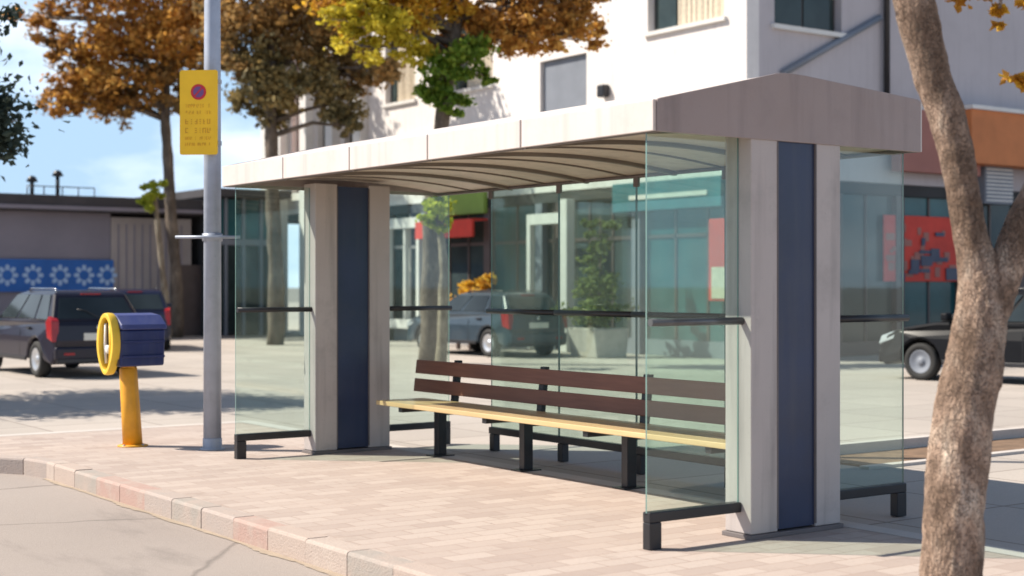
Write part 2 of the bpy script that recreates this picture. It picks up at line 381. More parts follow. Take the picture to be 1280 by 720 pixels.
def kerb_block(p0, p1, n0, n1):
    w = .15; dz = random.uniform(-.004, .004); dl = random.uniform(-.003, .003)
    lo = [(p0[0]+n0[0]*dl, p0[1]+n0[1]*dl), (p1[0]+n1[0]*dl, p1[1]+n1[1]*dl), (p1[0]+n1[0]*w, p1[1]+n1[1]*w), (p0[0]+n0[0]*w, p0[1]+n0[1]*w)]
    c = .018
    prof = [(0, -.14), (0, .012-c+dz), (c*.35, .012-c*.3+dz), (c, .012+dz), (w, .012+dz), (w, -.14)]
    A = []; B = []
    for u, z in prof:
        A.append(bm.verts.new((p0[0]+n0[0]*(u+dl*(u < w)), p0[1]+n0[1]*(u+dl*(u < w)), z)))
        B.append(bm.verts.new((p1[0]+n1[0]*(u+dl*(u < w)), p1[1]+n1[1]*(u+dl*(u < w)), z)))
    k = len(prof); fs = [bm.faces.new(A), bm.faces.new(B[::-1])]
    for i in range(k): fs.append(bm.faces.new((A[i], B[i], B[(i+1) % k], A[(i+1) % k])))
    bmesh.ops.recalc_face_normals(bm, faces=fs)
y = -9.0
while y < KY-KR-.01:
    L = .5; y1 = min(y+L, KY-KR)
    kerb_block((KX, y+.003), (KX, y1-.003), (1, 0), (1, 0)); y = y1
A5 = [i/4*PI/2 for i in range(5)]
for a0, a1 in zip(A5, A5[1:]):
    a0 += .005; a1 -= .005
    cx, cy = KX-KR, KY-KR
    kerb_block((cx+KR*math.cos(a0), cy+KR*math.sin(a0)), (cx+KR*math.cos(a1), cy+KR*math.sin(a1)), (math.cos(a0), math.sin(a0)), (math.cos(a1), math.sin(a1)))
x = KX-KR
while x > -12:
    kerb_block((x-.006, KY), (x-.494, KY), (0, 1), (0, 1)); x -= .5
struct('kerb', bm, 'kerb')
bm = new(); box(bm, (3.3, 2.0, -.1), (9.5, 2.65, .012)); struct('soil_strip', bm, 'soil')
bm = new(); box(bm, (3.2, 1.88, -.1), (9.6, 1.98, .02)); box(bm, (3.2, 2.67, -.1), (9.6, 2.77, .10)); struct('soil_strip_kerb', bm, 'edge')

bm = new(); prev = None; yy = -9.0
while yy < KY-KR:
    wd = .03+.07*abs(mnoise.noise(Vector((yy*1.3, 2, 0))))+.03*abs(mnoise.noise(Vector((yy*9, 5, 0))))
    a, b2 = bm.verts.new((KX+.01, yy, -.126)), bm.verts.new((KX-wd, yy, -.126))
    if prev: bm.faces.new((prev[0], a, b2, prev[1]))
    prev = (a, b2); yy += .04
struct('gutter_sand', bm, 'sand')

# ------------------------------------------------------------------ the bus shelter
SL = 5.60                       # far pillar's inner face .. outer 5.80
sh = thing('bus_shelter', 'glass bus shelter with low grey gabled roof and two broad pillars', 'bus shelter', (0, 0, 0))
YA0, YA1, YB0, YB1 = 0.0, .22, 5.45, 5.67
def pillar(y0, y1):
    bm = new()
    # steel casing left and right of a recessed dark panel, with cap and plinth pieces
    box(bm, (0, y0, .03), (.222, y1, 2.42)); box(bm, (.548, y0, .03), (.77, y1, 2.42))
    p = obj('pillar', bm, 'steel', sh, .006)
    bm = new(); box(bm, (.222, y0+.012, .04), (.548, y1-.012, 2.40)); obj('panel', bm, 'navy', p)
    bm = new(); box(bm, (-.015, y0-.015, 0), (.785, y1+.015, .028)); obj('base_plate', bm, 'seal', p, .004)
    bm = new()
    for x in (.215, .545):                                     # thin seams where the casing folds
        box(bm, (x, y0-.003, .05), (x+.010, y1+.003, 2.39))
    obj('trim', bm, 'seal', p)
    return p
pillar(YA0, YA1); pillar(YB0, YB1)

# roof
top = [(-.74, 2.545), (-.72, 2.553), (.20, 2.766), (.26, 2.774), (.34, 2.777), (.44, 2.774), (1.49, 2.706), (1.52, 2.699)]
def strip_prism(bm, t, b, y0, y1):
    poly = t + b[::-1]
    prism(bm, poly, y0, y1, 'y')
joints = [-.01, 1.27, 2.37, 3.47, 4.57, 5.75]
roof = None
bm = new()
inner_top = [(x, z-.006) for x, z in top]
under = [(-.73, 2.386), (1.51, 2.386)]
# sheet covering from end to end
strip_prism(bm, [(x, z+.004) for x, z in top], [(x, z-.03) for x, z in top], .012, 5.74)
roof = obj('roof', bm, 'white_metal', sh)
for side in (0, 1):
    for y0, y1 in zip(joints, joints[1:]):
        bm = new(); g = .009
        if side == 0: box(bm, (-.765, y0+g, 2.375), (-.742, y1-g, 2.552))
        else: box(bm, (1.522, y0+g, 2.375), (1.545, y1-g, 2.699))
        obj('fascia_panel', bm, 'white_metal', roof, .004)
bm = new(); box(bm, (-.7415, 0, 2.378), (-.7405, 5.74, 2.543)); box(bm, (1.5205, 0, 2.378), (1.5215, 5.74, 2.68)); obj('fascia_backing', bm, 'seal', roof)
for y0, y1 in ((-.012, .010), (5.742, 5.764)):
    bm = new(); strip_prism(bm, [(-.741, 2.552)] + [(x, z+.008) for x, z in top[1:-1]] + [(1.521, 2.699)], [(-.741, 2.372), (1.521, 2.372)], y0, y1)
    obj('gable_panel', bm, 'fascia_end', roof, .003)
# ceiling: arched soffit panels between dark ribs
def soff(x): return 2.392 + .085*(1-((x-.39)/1.13)**2)
bm = new(); nx = 16
xs = [-.739+i*(2.258)/nx for i in range(nx+1)]
for k, (y0, y1) in enumerate(zip(joints, joints[1:])):
    y0 = max(y0, .011); y1 = min(y1, 5.741)
    for i in range(nx):
        v = [bm.verts.new((a, b, soff(a))) for a, b in ((xs[i], y0), (xs[i], y1), (xs[i+1], y1), (xs[i+1], y0))]
        f = bm.faces.new(v); f.smooth = True
bmesh.ops.remove_doubles(bm, verts=bm.verts, dist=1e-4)
obj('ceiling', bm, 'ceiling', roof)
for yj in joints[1:-1] + [.6, 1.82, 2.92, 4.02, 5.16]:
    bm = new(); w = .022 if yj in joints else .010; d = .028 if yj in joints else .012
    for i in range(nx):
        a, c = xs[i], xs[i+1]
        lo = [(a, soff(a)+.002), (c, soff(c)+.002), (c, soff(c)-d), (a, soff(a)-d)]
        prism(bm, lo, yj-w, yj+w, 'y')
    bmesh.ops.remove_doubles(bm, verts=bm.verts, dist=1e-4)
    obj('ceiling_rib', bm, 'rib', roof)
bm = new(); box(bm, (-.738, .012, 2.372), (-.69, 5.738, 2.390)); box(bm, (1.47, .012, 2.372), (1.518, 5.738, 2.390)); obj('edge_trim', bm, 'seal', roof)

# glass: each pane with its handrail, bottom rail and feet
def glass_x(y, x0, x1, free):            # wing pane across the shelter, free = the end without a pillar
    bm = new(); box(bm, (x0, y-.006, .20), (x1, y+.006, 2.385))
    bm.faces.ensure_lookup_table()
    for f in bm.faces:
        f.normal_update()
        if abs(f.normal.y) < .5: f.material_index = 1
    g = obj('glass_panel', bm, ['glass', 'glassedge'], sh)
    s = 1 if free == x1 else -1
    bm = new(); tube(bm, [(x0, y-.035, 1.295), (x1, y-.035, 1.295)], .023, 10)
    for xx in (x0+.1, x1-.1): tube(bm, [(xx, y-.035, 1.295), (xx, y-.007, 1.295)], .012, 8)
    obj('handrail', bm, 'grey_rail' if y < 1 and x0 < 0 else 'black', g)
    bm = new(); box(bm, (x0, y-.032, .155), (x1, y+.032, .215)); obj('bottom_rail', bm, 'black', g, .006)
    bm = new(); xx = free - s*.045; box(bm, (xx-.045, y-.0315, 0), (xx+.045, y+.0315, .1545)); obj('foot', bm, 'black', g, .005)
    return g
glass_x(.11, -.72, -.002, -.72); glass_x(.11, .772, 1.49, 1.49)
glass_x(5.56, -.72, -.002, -.72); glass_x(5.56, .772, 1.49, 1.49)
ycuts = [.75, 1.775, 2.80, 3.825, 4.85]
for y0, y1 in zip(ycuts, ycuts[1:]):
    bm = new(); box(bm, (1.484, y0+.006, .20), (1.496, y1-.006, 2.385))
    for f in bm.faces:
        f.normal_update()
        if abs(f.normal.x) < .5: f.material_index = 1
    g = obj('glass_panel', bm, ['glass_back', 'glassedge'], sh)
    bm = new(); tube(bm, [(1.45, y0, 1.275), (1.45, y1, 1.275)], .024, 10)
    for yy in (y0+.12, y1-.12): tube(bm, [(1.45, yy, 1.275), (1.483, yy, 1.275)], .012, 8)
    obj('handrail', bm, 'black', g)
    bm = new(); box(bm, (1.46, y0, .155), (1.52, y1, .215)); obj('bottom_rail', bm, 'black', g, .004)
    bm = new(); box(bm, (1.455, y1-.09, 0), (1.525, y1-.02, .154)); obj('foot', bm, 'black', g, .004)
    bm = new(); box(bm, (1.478, y1-.028, 2.30), (1.502, y1+.028, 2.392)); obj('clamp', bm, 'seal', g)

# bench
be = thing('bench', 'long bench of pale seat and dark brown back boards inside the bus shelter', 'bench', (.70, 2.80, 0))
L0, L1 = -2.45, 2.32
for x0, x1 in ((-.27, -.11), (-.10, .06), (.07, .23)):
    bm = new(); box(bm, (x0, L0, .448), (x1, L1, .488)); obj('seat_board', bm, 'seatwood', be, .006)
def lean(z): return .25 + (z-.45)*.12
for z0, z1 in ((.535, .655), (.70, .825)):
    bm = new(); prism(bm, [(lean(z0), z0), (lean(z0)+.035, z0-.004), (lean(z1)+.035, z1-.004), (lean(z1), z1)], L0-.02, L1+.23, 'y')
    obj('back_board', bm, 'backwood', be, .006)
for yy in (-1.95, -.65, .65, 1.94):
    bm = new()
    box(bm, (.12, yy-.035, 0.012), (.21, yy+.035, .41)); box(bm, (-.25, yy-.03, .405), (.27, yy+.03, .4465))
    prism(bm, [(.285, .40), (.33, .40), (.38, .84), (.335, .84)], yy-.035, yy+.035, 'y'); box(bm, (.20, yy-.034, .36), (.31, yy+.034, .404))
    l = obj('leg', bm, 'black', be, .004)
    bm = new(); box(bm, (.06, yy-.07, 0), (.27, yy+.07, .0115)); obj('foot_plate', bm, 'black', l)

# ------------------------------------------------------------------ pole with parking sign
pb = at(265.5, 562, 13.60); pb.z = 0
po = thing('lamp_pole', 'tall grey metal pole carrying the yellow parking sign', 'pole', pb)
bm = new(); tube(bm, [(0, 0, 0), (0, 0, 3.0), (0, 0, 8.2)], [.082, .078, .06], 20); obj('shaft', bm, 'pole', po)
bm = new(); lathe(bm, [(.115, 0), (.115, .014), (.088, .02), (.088, .10), (.083, .11)], 20); obj('collar', bm, 'pole', po)
zc = 1.95
bm = new(); d = RT
a = -RT*.32; b_ = RT*.27
tube(bm, [a+Vector((0, 0, zc))-FW*.09, b_+Vector((0, 0, zc))-FW*.09], .014, 8)
lathe(bm, [(.092, zc-.035), (.092, zc+.035)], 16); obj('crossbar', bm, 'pole', po)
# sign: faces the camera side of the street, hangs left of the pole
sg_c = at(248.5, 140.5, 13.48)
sg = thing('parking_sign', 'yellow rectangular no-parking sign with a red disc, fixed to the tall pole', 'sign', (sg_c.x, sg_c.y, 0), -YAW-.10)
hw, hh = .176, .385; zc = sg_c.z
def rrect(w, h, r, cz):
    p = []
    for sx, sz, a0 in ((1, 1, 0), (-1, 1, 90), (-1, -1, 180), (1, -1, 270)):
        for k in range(5):
            a = R(a0+k*22.5); p.append((sx*(w-r)+r*math.cos(a), cz+sz*(h-r)+r*math.sin(a)))
    return p
bm = new(); prism(bm, rrect(hw, hh, .02, zc), -.008, .008, 'y'); plate = obj('sign_plate', bm, 'signyellow', sg)
def disc(r, cz, y0, y1, cx=0):
    return prism(new(), [(cx+r*math.cos(2*PI*k/28), cz+r*math.sin(2*PI*k/28)) for k in range(28)], y0, y1, 'y')
obj('red_disc', disc(.072, zc+.185, -.0105, -.0085), 'red', plate)
obj('blue_disc', disc(.050, zc+.185, -.0125, -.0108), 'purple', plate)
bm = new()
prism(bm, [(-.040, zc+.152), (-.030, zc+.144), (.040, zc+.218), (.030, zc+.226)], -.0145, -.0128, 'y'); obj('slash', bm, 'red', plate)
bm = new(); rr = random.Random(3)
for zz, hgt in ((.06, .030), (.0, .030), (-.085, .046), (-.165, .046), (-.235, .026), (-.29, .026)):
    x = -.125
    while x < .10:
        if rr.random() < .16: x += hgt*.8; continue
        w = hgt*rr.uniform(.45, .8); t_ = hgt*.19; z0 = zc+zz-hgt/2
        if x+w > .13: break
        st = rr.sample([(x, z0, x+t_, z0+hgt), (x+w-t_, z0+hgt*rr.choice((0, .4)), x+w, z0+hgt), (x+t_, z0, x+w-t_, z0+t_), (x+t_, z0+hgt-t_, x+w-t_, z0+hgt), (x+t_, z0+hgt*.42, x+w-t_, z0+hgt*.42+t_)], 3)
        for k_, (a_, b2_, c_, d_) in enumerate(st): box(bm, (a_, -.0098-.0002*k_, b2_), (c_, -.0084, d_))
        x += w+hgt*.22
obj('lettering', bm, 'signamber', plate)
bm = new()
for zz in (-.28, .28): box(bm, (-.02, .0085, zc+zz-.02), (.20, .05, zc+zz+.02))
obj('bracket', bm, 'pole', sg)

# ------------------------------------------------------------------ litter bin
bb = at(166, 556, 13.9); bb.z = 0
bn = thing('litter_bin', 'blue boxy litter bin with yellow end hoop on a leaning amber post', 'litter bin', bb)
tp = at(160, 458, 13.9) - bb
bm = new(); tube(bm, [(0, 0, 0), tuple(tp*.5), tuple(tp*.97), tuple(tp)], [.092, .087, .082, .065], 18); obj('post', bm, 'amber', bn)
bm = new(); lathe(bm, [(.14, 0), (.14, .012), (.105, .02)], 18); obj('base_flange', bm, 'amber', bn)
for k in range(4):
    a = k*PI/2+.5; bm = new(); lathe(bm, [(.012, .0), (.012, .024), (0, .026)], 6, Matrix.Translation((.122*math.cos(a), .122*math.sin(a), 0))); obj('bolt', bm, 'pole', bn)
ra = R(48); ax = (-FW*math.cos(ra) - RT*math.sin(ra)).normalized()      # the hoop end faces left of the camera
ringc = at(135, 430, 13.72) - bb
up = Vector((0, 0, 1)); sd = ax.cross(up).normalized()
F4 = Matrix.Translation(ringc) @ Matrix(((sd.x, up.x, ax.x, 0), (sd.y, up.y, ax.y, 0), (sd.z, up.z, ax.z, 0), (0, 0, 0, 1)))
bm = new(); rings = []
for k in range(40):                                     # teardrop hoop: broad on top, pinched at the foot
    a = 2*PI*k/40; h_ = math.sin(a); wx = .165*math.cos(a)*(1-.22*max(0, -h_)**1.5); wy = .285*h_
    rings.append([bm.verts.new(F4 @ Vector((wx*q, wy*(1-(1-q)*.55), z))) for q, z in ((1, -.045), (1.03, 0), (1, .035), (.74, .035), (.72, 0), (.74, -.045))])
for k in range(40):
    for m_ in range(6):
        f = bm.faces.new((rings[k][m_], rings[(k+1) % 40][m_], rings[(k+1) % 40][(m_+1) % 6], rings[k][(m_+1) % 6])); f.smooth = m_ in (0, 1, 3, 4)
bmesh.ops.recalc_face_normals(bm, faces=bm.faces); obj('hoop', bm, 'yellow', bn, .006)
def inbox(poly, a, b2):      # section (across, up) swept along the bin's length
    bm = new(); prism(bm, poly, a, b2, 'z')
    for v in bm.verts: v.co = F4 @ v.co
    bmesh.ops.recalc_face_normals(bm, faces=bm.faces); return bm
fs_ = 1 if (sd.dot(-FW) > 0) else -1
P_ = lambda pts: [(fs_*x, z) for x, z in pts]
body_ = obj('bin_body', inbox(P_([(-.15, -.21), (.15, -.21), (.175, .13), (-.17, .13)]), -.50, -.046), 'blue', bn, .02, seg=3)
obj('lid', inbox(P_([(-.182, .132), (.19, .132), (.17, .18), (.06, .265), (-.12, .285), (-.18, .20)]), -.515, -.046), 'lidblue', bn, .018, seg=3)
obj('end_plate', inbox(P_([(-.13, -.2), (.13, -.2), (.15, .12), (.05, .24), (-.1, .26), (-.15, .12)]), -.0455, -.03), 'darkframe', body_)
for z_ in (-.12, .02): obj('band', inbox(P_([(.152, z_-.012), (.176, z_-.012), (.18, z_+.012), (.154, z_+.012)]), -.49, -.06), 'blue', body_, .004)
for s_ in (-.05, .055):
    bm = new(); tube(bm, [ringc-up*.18+sd*s_*.6, ringc+sd*s_, ringc+up*.19+sd*s_*.8], .014, 8); obj('bar', bm, 'yellow' if s_ < 0 else 'frame', bn)
bm = new(); lathe(bm, [(.04, -.022), (.04, .012), (.025, .018), (0, .018)], 18, Matrix.Translation(-up*.05) @ F4); obj('lock', bm, 'frame', bn)
bm = new(); c0 = ringc-ax*.27-up*.20; tube(bm, [tp+up*-.03, tp*.6+c0*.4+up*.0, c0], [.075, .07, .06], 12); obj('bracket', bm, 'amber', bn)

# ------------------------------------------------------------------ cars
def car(label, loc, rz, paint, group='parked cars', L=3.95, W=1.66, H=1.42, rimmat='alloy'):
    t = thing('parked_car', label, 'car', loc, rz, group)
    hl = L/2; hwid = W/2; rw = .30; xr, xf = -hl+.72, hl-.78
    def archpts(xc, n=8):
        return [(xc+.36*math.cos(PI-k*PI/n), .30+.36*math.sin(PI-k*PI/n)) for k in range(n+1)]
    prof = [(-hl+.03, .30)] + [(-hl+.10, .22)] + [p for p in archpts(xr) if p[1] >= .22] + [p for p in archpts(xf)] + [(hl-.10, .22), (hl-.02, .32), (hl, .50), (hl-.05, .62), (hl-.16, .73), (hl-.36, .81), (hl-.70, .885), (hl-1.06, .94), (-hl+.22, .985), (-hl+.08, .95), (-hl+.02, .86), (-hl-.01, .62)]
    bm = new(); prism(bm, prof, -hwid, hwid, 'y')
    # tumblehome: pull the top of the sides in a little and round the plan at both ends
    for v in bm.verts:
        k = max(0, (v.co.z-.62)/.35); v.co.y *= 1-.05*k
        e = max(0, (abs(v.co.x)-hl+.5)/.5); v.co.y *= 1-.10*e*e
    body = obj('body', bm, paint, t, .045, seg=3)
    # cabin
    zb, zt = .93, H
    xb0, xb1, xt0, xt1 = -hl+.06, hl-1.05, -hl+.38, hl-1.85
    wb, wt = hwid*.93, hwid*.74
    def cab(x, z):     # half width at height z
        return wb+(wt-wb)*(z-zb)/(zt-zb)
    bm = new()
    lv = [bm.verts.new(p) for p in ((xb0, -wb, zb), (xb1, -wb, zb), (xb1, wb, zb), (xb0, wb, zb))]
    ms = [bm.verts.new(p) for p in ((xt0, -wt, zt-.03), (xt1, -wt, zt-.03), (xt1, wt, zt-.03), (xt0, wt, zt-.03))]
    tt = [bm.verts.new(p) for p in ((xt0+.14, -wt+.12, zt+.015), (xt1-.22, -wt+.12, zt+.02), (xt1-.22, wt-.12, zt+.02), (xt0+.14, wt-.12, zt+.015))]
    for a, b2 in ((lv, ms), (ms, tt)):
        for k in range(4): bm.faces.new((a[k], a[(k+1) % 4], b2[(k+1) % 4], b2[k]))
    bm.faces.new(tt); bm.faces.new(lv[::-1])
    obj('roof', bm, paint, body, .05, seg=3)
    # glass, each pane slightly proud of the cabin shell
    def pane(name, quad, nrm, mat='carglass'):
        bm = new(); n = Vector(nrm).normalized(); A = [bm.verts.new(Vector(q)+n*.006) for q in quad]; B = [bm.verts.new(Vector(q)-n*.02) for q in quad]
        fs = [bm.faces.new(A), bm.faces.new(B)]+[bm.faces.new((A[i], A[(i+1) % 4], B[(i+1) % 4], B[i])) for i in range(4)]
        bmesh.ops.recalc_face_normals(bm, faces=fs); return obj(name, bm, mat, body, .004)
    def sidept(u, v, s):   # u along 0..1, v up 0..1
        z = zb+.035+(zt-.085-zb)*v
        f = (z-zb)/(zt-zb); x0 = xb0+(xt0-xb0)*f; x1 = xb1+(xt1-xb1)*f
        return (x0+(x1-x0)*u, s*cab(0, z), z)
    for s in (-1, 1):
        n = (0, s*(zt-zb), wb-wt)
        for u0, u1 in ((.07, .27), (.30, .60), (.63, .95)):
            pane('side_window', [sidept(u0, 0, s), sidept(u1, 0, s), sidept(u1, 1, s), sidept(u0, 1, s)], n)
        hx = sidept(.36, 0, s)
        bm = new(); box(bm, (hx[0]-.08, s*hwid*.965-.02, .80), (hx[0]+.08, s*hwid*.965+.02, .83)); obj('door_handle', bm, 'black', body, .006)
        bm = new()
        for xx in (-hl+1.42, hl-1.42+.0): box(bm, (xx-.004, s*hwid-.006, .30), (xx+.004, s*hwid+.0015, .80))
        obj('door_gap', bm, 'black', body)
        bm = new(); box(bm, (xr+.40, s*hwid-.02, .27), (xf-.40, s*hwid+.012, .34)); obj('sill_trim', bm, 'black', body, .008)
        mx = hl-1.28
        bm = new(); box(bm, (mx-.07, s*(wb+.02)-.0, .97), (mx+.06, s*(wb+.19), 1.09)); obj('mirror', bm, paint, body, .03)
    def endpane(name, xa, xb_, dx):
        f0, f1 = .10, .84; q = []
        for f, s in ((f0, -1), (f0, 1), (f1, 1), (f1, -1)):
            z = zb+(zt-.03-zb)*f; q.append((xa+(xb_-xa)*f, s*(cab(0, z)-.10), z))
        pane(name, q, (dx, 0, .5))
    endpane('rear_window', xb0, xt0, -1); endpane('windscreen', xb1, xt1, 1)
    for s in (-1, 1):
        bm = new(); prism(bm, [(-hl-.005, .60), (-hl+.02, .95), (-hl+.16, 1.02), (-hl+.30, .92), (-hl+.24, .66)], s*hwid*.80, s*hwid*.955, 'y'); obj('tail_light', bm, 'taillight', body, .015)
        bm = new(); prism(bm, [(hl+.004, .56), (hl-.05, .70), (hl-.34, .80), (hl-.30, .66)], s*hwid*.55, s*hwid*.93, 'y'); obj('headlight', bm, 'headlight', body, .015)
    bm = new(); box(bm, (-hl-.045, -hwid*.90, .30), (-hl+.06, hwid*.90, .52)); obj('bumper', bm, paint, body, .04, seg=3)
    bm = new(); box(bm, (hl-.05, -hwid*.88, .26), (hl+.045, hwid*.88, .46)); obj('bumper', bm, paint, body, .04, seg=3)
    bm = new(); box(bm, (-hl-.018, -.26, .62), (-hl+.02, .26, .74)); obj('number_plate', bm, 'plate', body, .004)
    bm = new(); box(bm, (-hl-.052, -hwid*.86, .255), (-hl+.05, hwid*.86, .33)); obj('bumper_trim', bm, 'black', body, .012)
    for s in (-1, 1):
        bm = new(); box(bm, (-hl-.056, s*hwid*.62-.09, .385), (-hl-.03, s*hwid*.62+.09, .425)); obj('reflector', bm, 'taillight', body, .004)
    bm = new(); tube(bm, [(-hl+.055, .0, 1.0), (-hl+.15, .16, 1.10), (-hl+.19, .30, 1.13)], .009, 6); obj('wiper', bm, 'black', body)
    bm = new(); lathe(bm, [(.045, 0), (.045, .015), (.02, .022)], 16, Matrix.Translation((-hl+.005, 0, .83)) @ Matrix.Rotation(-PI/2, 4, 'Y')); obj('boot_button', bm, 'chrome', body)
    bm = new()
    box(bm, (-hl-.012, -hwid*.72, .555), (-hl+.02, hwid*.72, .562)); obj('boot_gap', bm, 'black', body)
    bm = new(); box(bm, (xt0-.02, -.17, zt-.055), (xt0+.03, .17, zt-.03)); obj('brake_light', bm, 'taillight', body, .005)
    for s in (-1, 1):
        bm = new(); tube(bm, [(xt0+.16, s*(wt-.10), zt+.005), (xt0+.22, s*(wt-.10), zt+.045), (xt1-.34, s*(wt-.10), zt+.05), (xt1-.26, s*(wt-.10), zt+.012)], .014, 8); obj('roof_rail', bm, 'chrome' if paint == 'p_plum' else 'black', body)
    for xx in (xr, xf):
        for s in (-1, 1):
            w = bpy.data.objects.new('wheel', None); COL.objects.link(w); w.parent = t; w.location = (xx, s*(hwid-.11), rw)
            m4 = Matrix.Rotation(-s*PI/2, 4, 'X')
            bm = new(); lathe(bm, [(.19, -.09), (.27, -.095), (.298, -.07), (.30, 0), (.298, .07), (.27, .095), (.19, .09), (.18, .0), (.19, -.09)], 28, m4); obj('tyre', bm, 'rubber', w)
            bm = new(); lathe(bm, [(0, .07), (.05, .075), (.06, .05), (.12, .06), (.175, .085), (.192, .09), (.192, -.06), (0, -.06)], 28, m4); rim = obj('rim', bm, rimmat, w)
    return t
M['p_plum'] = car_paint('plum_black_paint', (.012, .010, .022), .2)
M['p_navy'] = car_paint('navy_paint', (.010, .014, .040))
M['p_grey'] = car_paint('blue_grey_paint', (.03, .05, .07))
M['p_black'] = car_paint('black_paint', (.008, .009, .012), .03, .55)
hd = FW*math.sin(R(127)) + RT*math.cos(R(127))
z127 = math.atan2(hd.y, hd.x)
# rear left corner of the near hatchback at pixel 62
c = at(64, 470, 23.9); c.z = 0
left = Vector((-hd.y, hd.x, 0))
loc = c + hd*1.975 - left*.80; loc.z = -.005
car('dark plum hatchback seen from behind, its side windows at the left border', loc, z127, 'p_plum')
c = at(166, 440, 36.0); c.z = -.005
car('dark navy car half hidden behind the blue litter bin', c, PI/2-YAW+.28, 'p_navy')
c = Vector((12.4, 20.9, -.005))
car('dark slate car seen through the back glass above the bench', c, PI/2+.03, 'p_grey', H=1.36)
c = at(1268, 470, 23.4); c.z = -.005
car('black car half hidden by the leaning near tree trunk', c, PI/2+.15, 'p_black', rimmat='shutter')

# ------------------------------------------------------------------ trees
def leafcloud(clumps, size, rnd, aspect=.62):
    bm = new()
    def ball():
        while True:
            d = Vector((rnd.uniform(-1, 1), rnd.uniform(-1, 1), rnd.uniform(-1, 1)))
            if d.length <= 1: return d
    for (c, rx, rz, n) in clumps:
        c = Vector(c); n = int(n*1.75); ns = max(5, n//52)
        for k in range(ns):
            d = ball(); d *= (.35+.75*rnd.random()**.6)/max(d.length, .3)*d.length**.5 if d.length > .05 else 1
            sc_ = c + Vector((d.x*rx, d.y*rx, d.z*rz)); sr = rx*rnd.uniform(.14, .36)
            sx, sy, sz = rnd.uniform(.7, 1.5), rnd.uniform(.7, 1.5), rnd.uniform(.45, .9)
            for _ in range(int(n/ns*rnd.uniform(.5, 1.5))):
                g = Vector((rnd.gauss(0, .5)*sx, rnd.gauss(0, .5)*sy, rnd.gauss(0, .5)*sz))*sr*1.3
                p = sc_+g; s = size*rnd.uniform(.5, 1.2)
                u = Vector((rnd.gauss(0, 1), rnd.gauss(0, 1), rnd.gauss(-.2, .8))).normalized()
                v = u.cross(Vector((rnd.gauss(0, 1), rnd.gauss(0, 1), rnd.gauss(0, 1)))).normalized()
                w = u.cross(v)
                pts = [p-u*s*.5, p-u*s*.1+v*s*aspect*.5+w*s*.08, p+u*s*.5-w*s*.06, p-u*s*.05-v*s*aspect*.5+w*s*.08]
                bm.faces.new([bm.verts.new(q) for q in pts])
    return bm
def tree(name, label, cat, base, trunk, rad, crowns, size, barkmat, group=None, seed=1, limb_r=.05):
    rnd = random.Random(seed); base = Vector(base)
    t = thing(name, label, cat, base, 0, group)
    bm = new(); pts = [Vector(p)-base for p in trunk]
    # smooth the trunk line with extra rings
    P = []; RR = []
    for i in range(len(pts)-1):
        for k in range(6):
            f = k/6; P.append(pts[i].lerp(pts[i+1], f)); RR.append(rad[i]+(rad[i+1]-rad[i])*f)
    P.append(pts[-1]); RR.append(rad[-1])
    tube(bm, P, RR, 14, True, .35)
    tops = P[len(P)//2:]
    for _m, cl in crowns:
        for (c, rx, rz, n) in cl:
            c = Vector(c)-base
            s = min(tops, key=lambda q: (q-c).length+abs(q.z-(c.z-rz*.9))*.6)
            mid = s.lerp(c, .5)+Vector((rnd.uniform(-.2, .2), rnd.uniform(-.2, .2), rnd.uniform(.05, .3)))
            tube(bm, [s, mid, c], [limb_r, limb_r*.65, limb_r*.25], 7)
            for _ in range(5):
                q = c+Vector((rnd.uniform(-1, 1)*rx, rnd.uniform(-1, 1)*rx, rnd.uniform(-.6, 1)*rz))*.8
                tube(bm, [mid.lerp(c, rnd.uniform(.3, 1)), q], [limb_r*.35, limb_r*.12], 5)
    obj('trunk', bm, barkmat, t)
    for m, cl in crowns:
        obj('crown', leafcloud([(Vector(c)-base, rx, rz, n) for c, rx, rz, n in cl], size, rnd), m, t)
    return t
def cl(px, py, Z, rpx, n, flat=.8):      # a clump: centre pixel, depth, radius in pixels of the photograph
    r = rpx*Z/FPX; return (at(px, py, Z), r, r*flat, n)
def g0(px, Z):
    p = at(px, 400, Z); p.z = 0; return p
G = 'autumn street trees behind the shelter'
# tree over the grey low building (brown-orange crown)
b0 = g0(221, 43.5)
tree('street_tree', 'tall brown orange tree left of the pole, its trunk beside a pale sapling', 'tree', b0,
     [b0, at(219, 330, 43.5), at(212, 240, 43.5), at(207, 150, 43.5), at(206, 60, 43.5), at(206, -60, 43.5)], [.20, .165, .155, .14, .12, .06],
     [('lf_brown', [cl(95, 105, 43, 42, 800), cl(120, 60, 43, 48, 1000), cl(75, 130, 42.5, 28, 420), cl(165, 25, 43.5, 62, 1500), cl(235, 15, 43, 55, 1200), cl(150, 105, 42.8, 45, 800), cl(62, 60, 43, 26, 260), cl(110, -30, 43, 60, 1200), cl(185, -70, 43, 80, 1800), cl(30, 20, 43, 22, 160), cl(60, 20, 43.4, 30, 320), cl(130, 120, 43, 34, 420), cl(215, 50, 42.6, 44, 800)]),
      ('lf_dull', [cl(190, 105, 43.4, 42, 800), cl(235, 80, 44, 45, 900), cl(150, 130, 44, 30, 380), cl(225, 128, 43, 26, 300), cl(245, 40, 44, 50, 900)])],
     .20, 'bark', G, 11, .09)
b0 = g0(211, 42.5)
tree('sapling', 'slender pale sapling with lime leaf tuft in front of the low grey building', 'sapling', b0,
     [b0, at(207, 375, 42.5), at(201, 320, 42.5), at(197, 280, 42.5), at(193, 240, 42.5)], [.11, .10, .085, .07, .05],
     [('lf_lime', [cl(189, 246, 42.0, 15, 330, 1.3), cl(197, 234, 42.0, 11, 160, 1.2), cl(186, 258, 42.4, 8, 50)])], .2, 'bark_pale', 'young saplings', 12, .03)
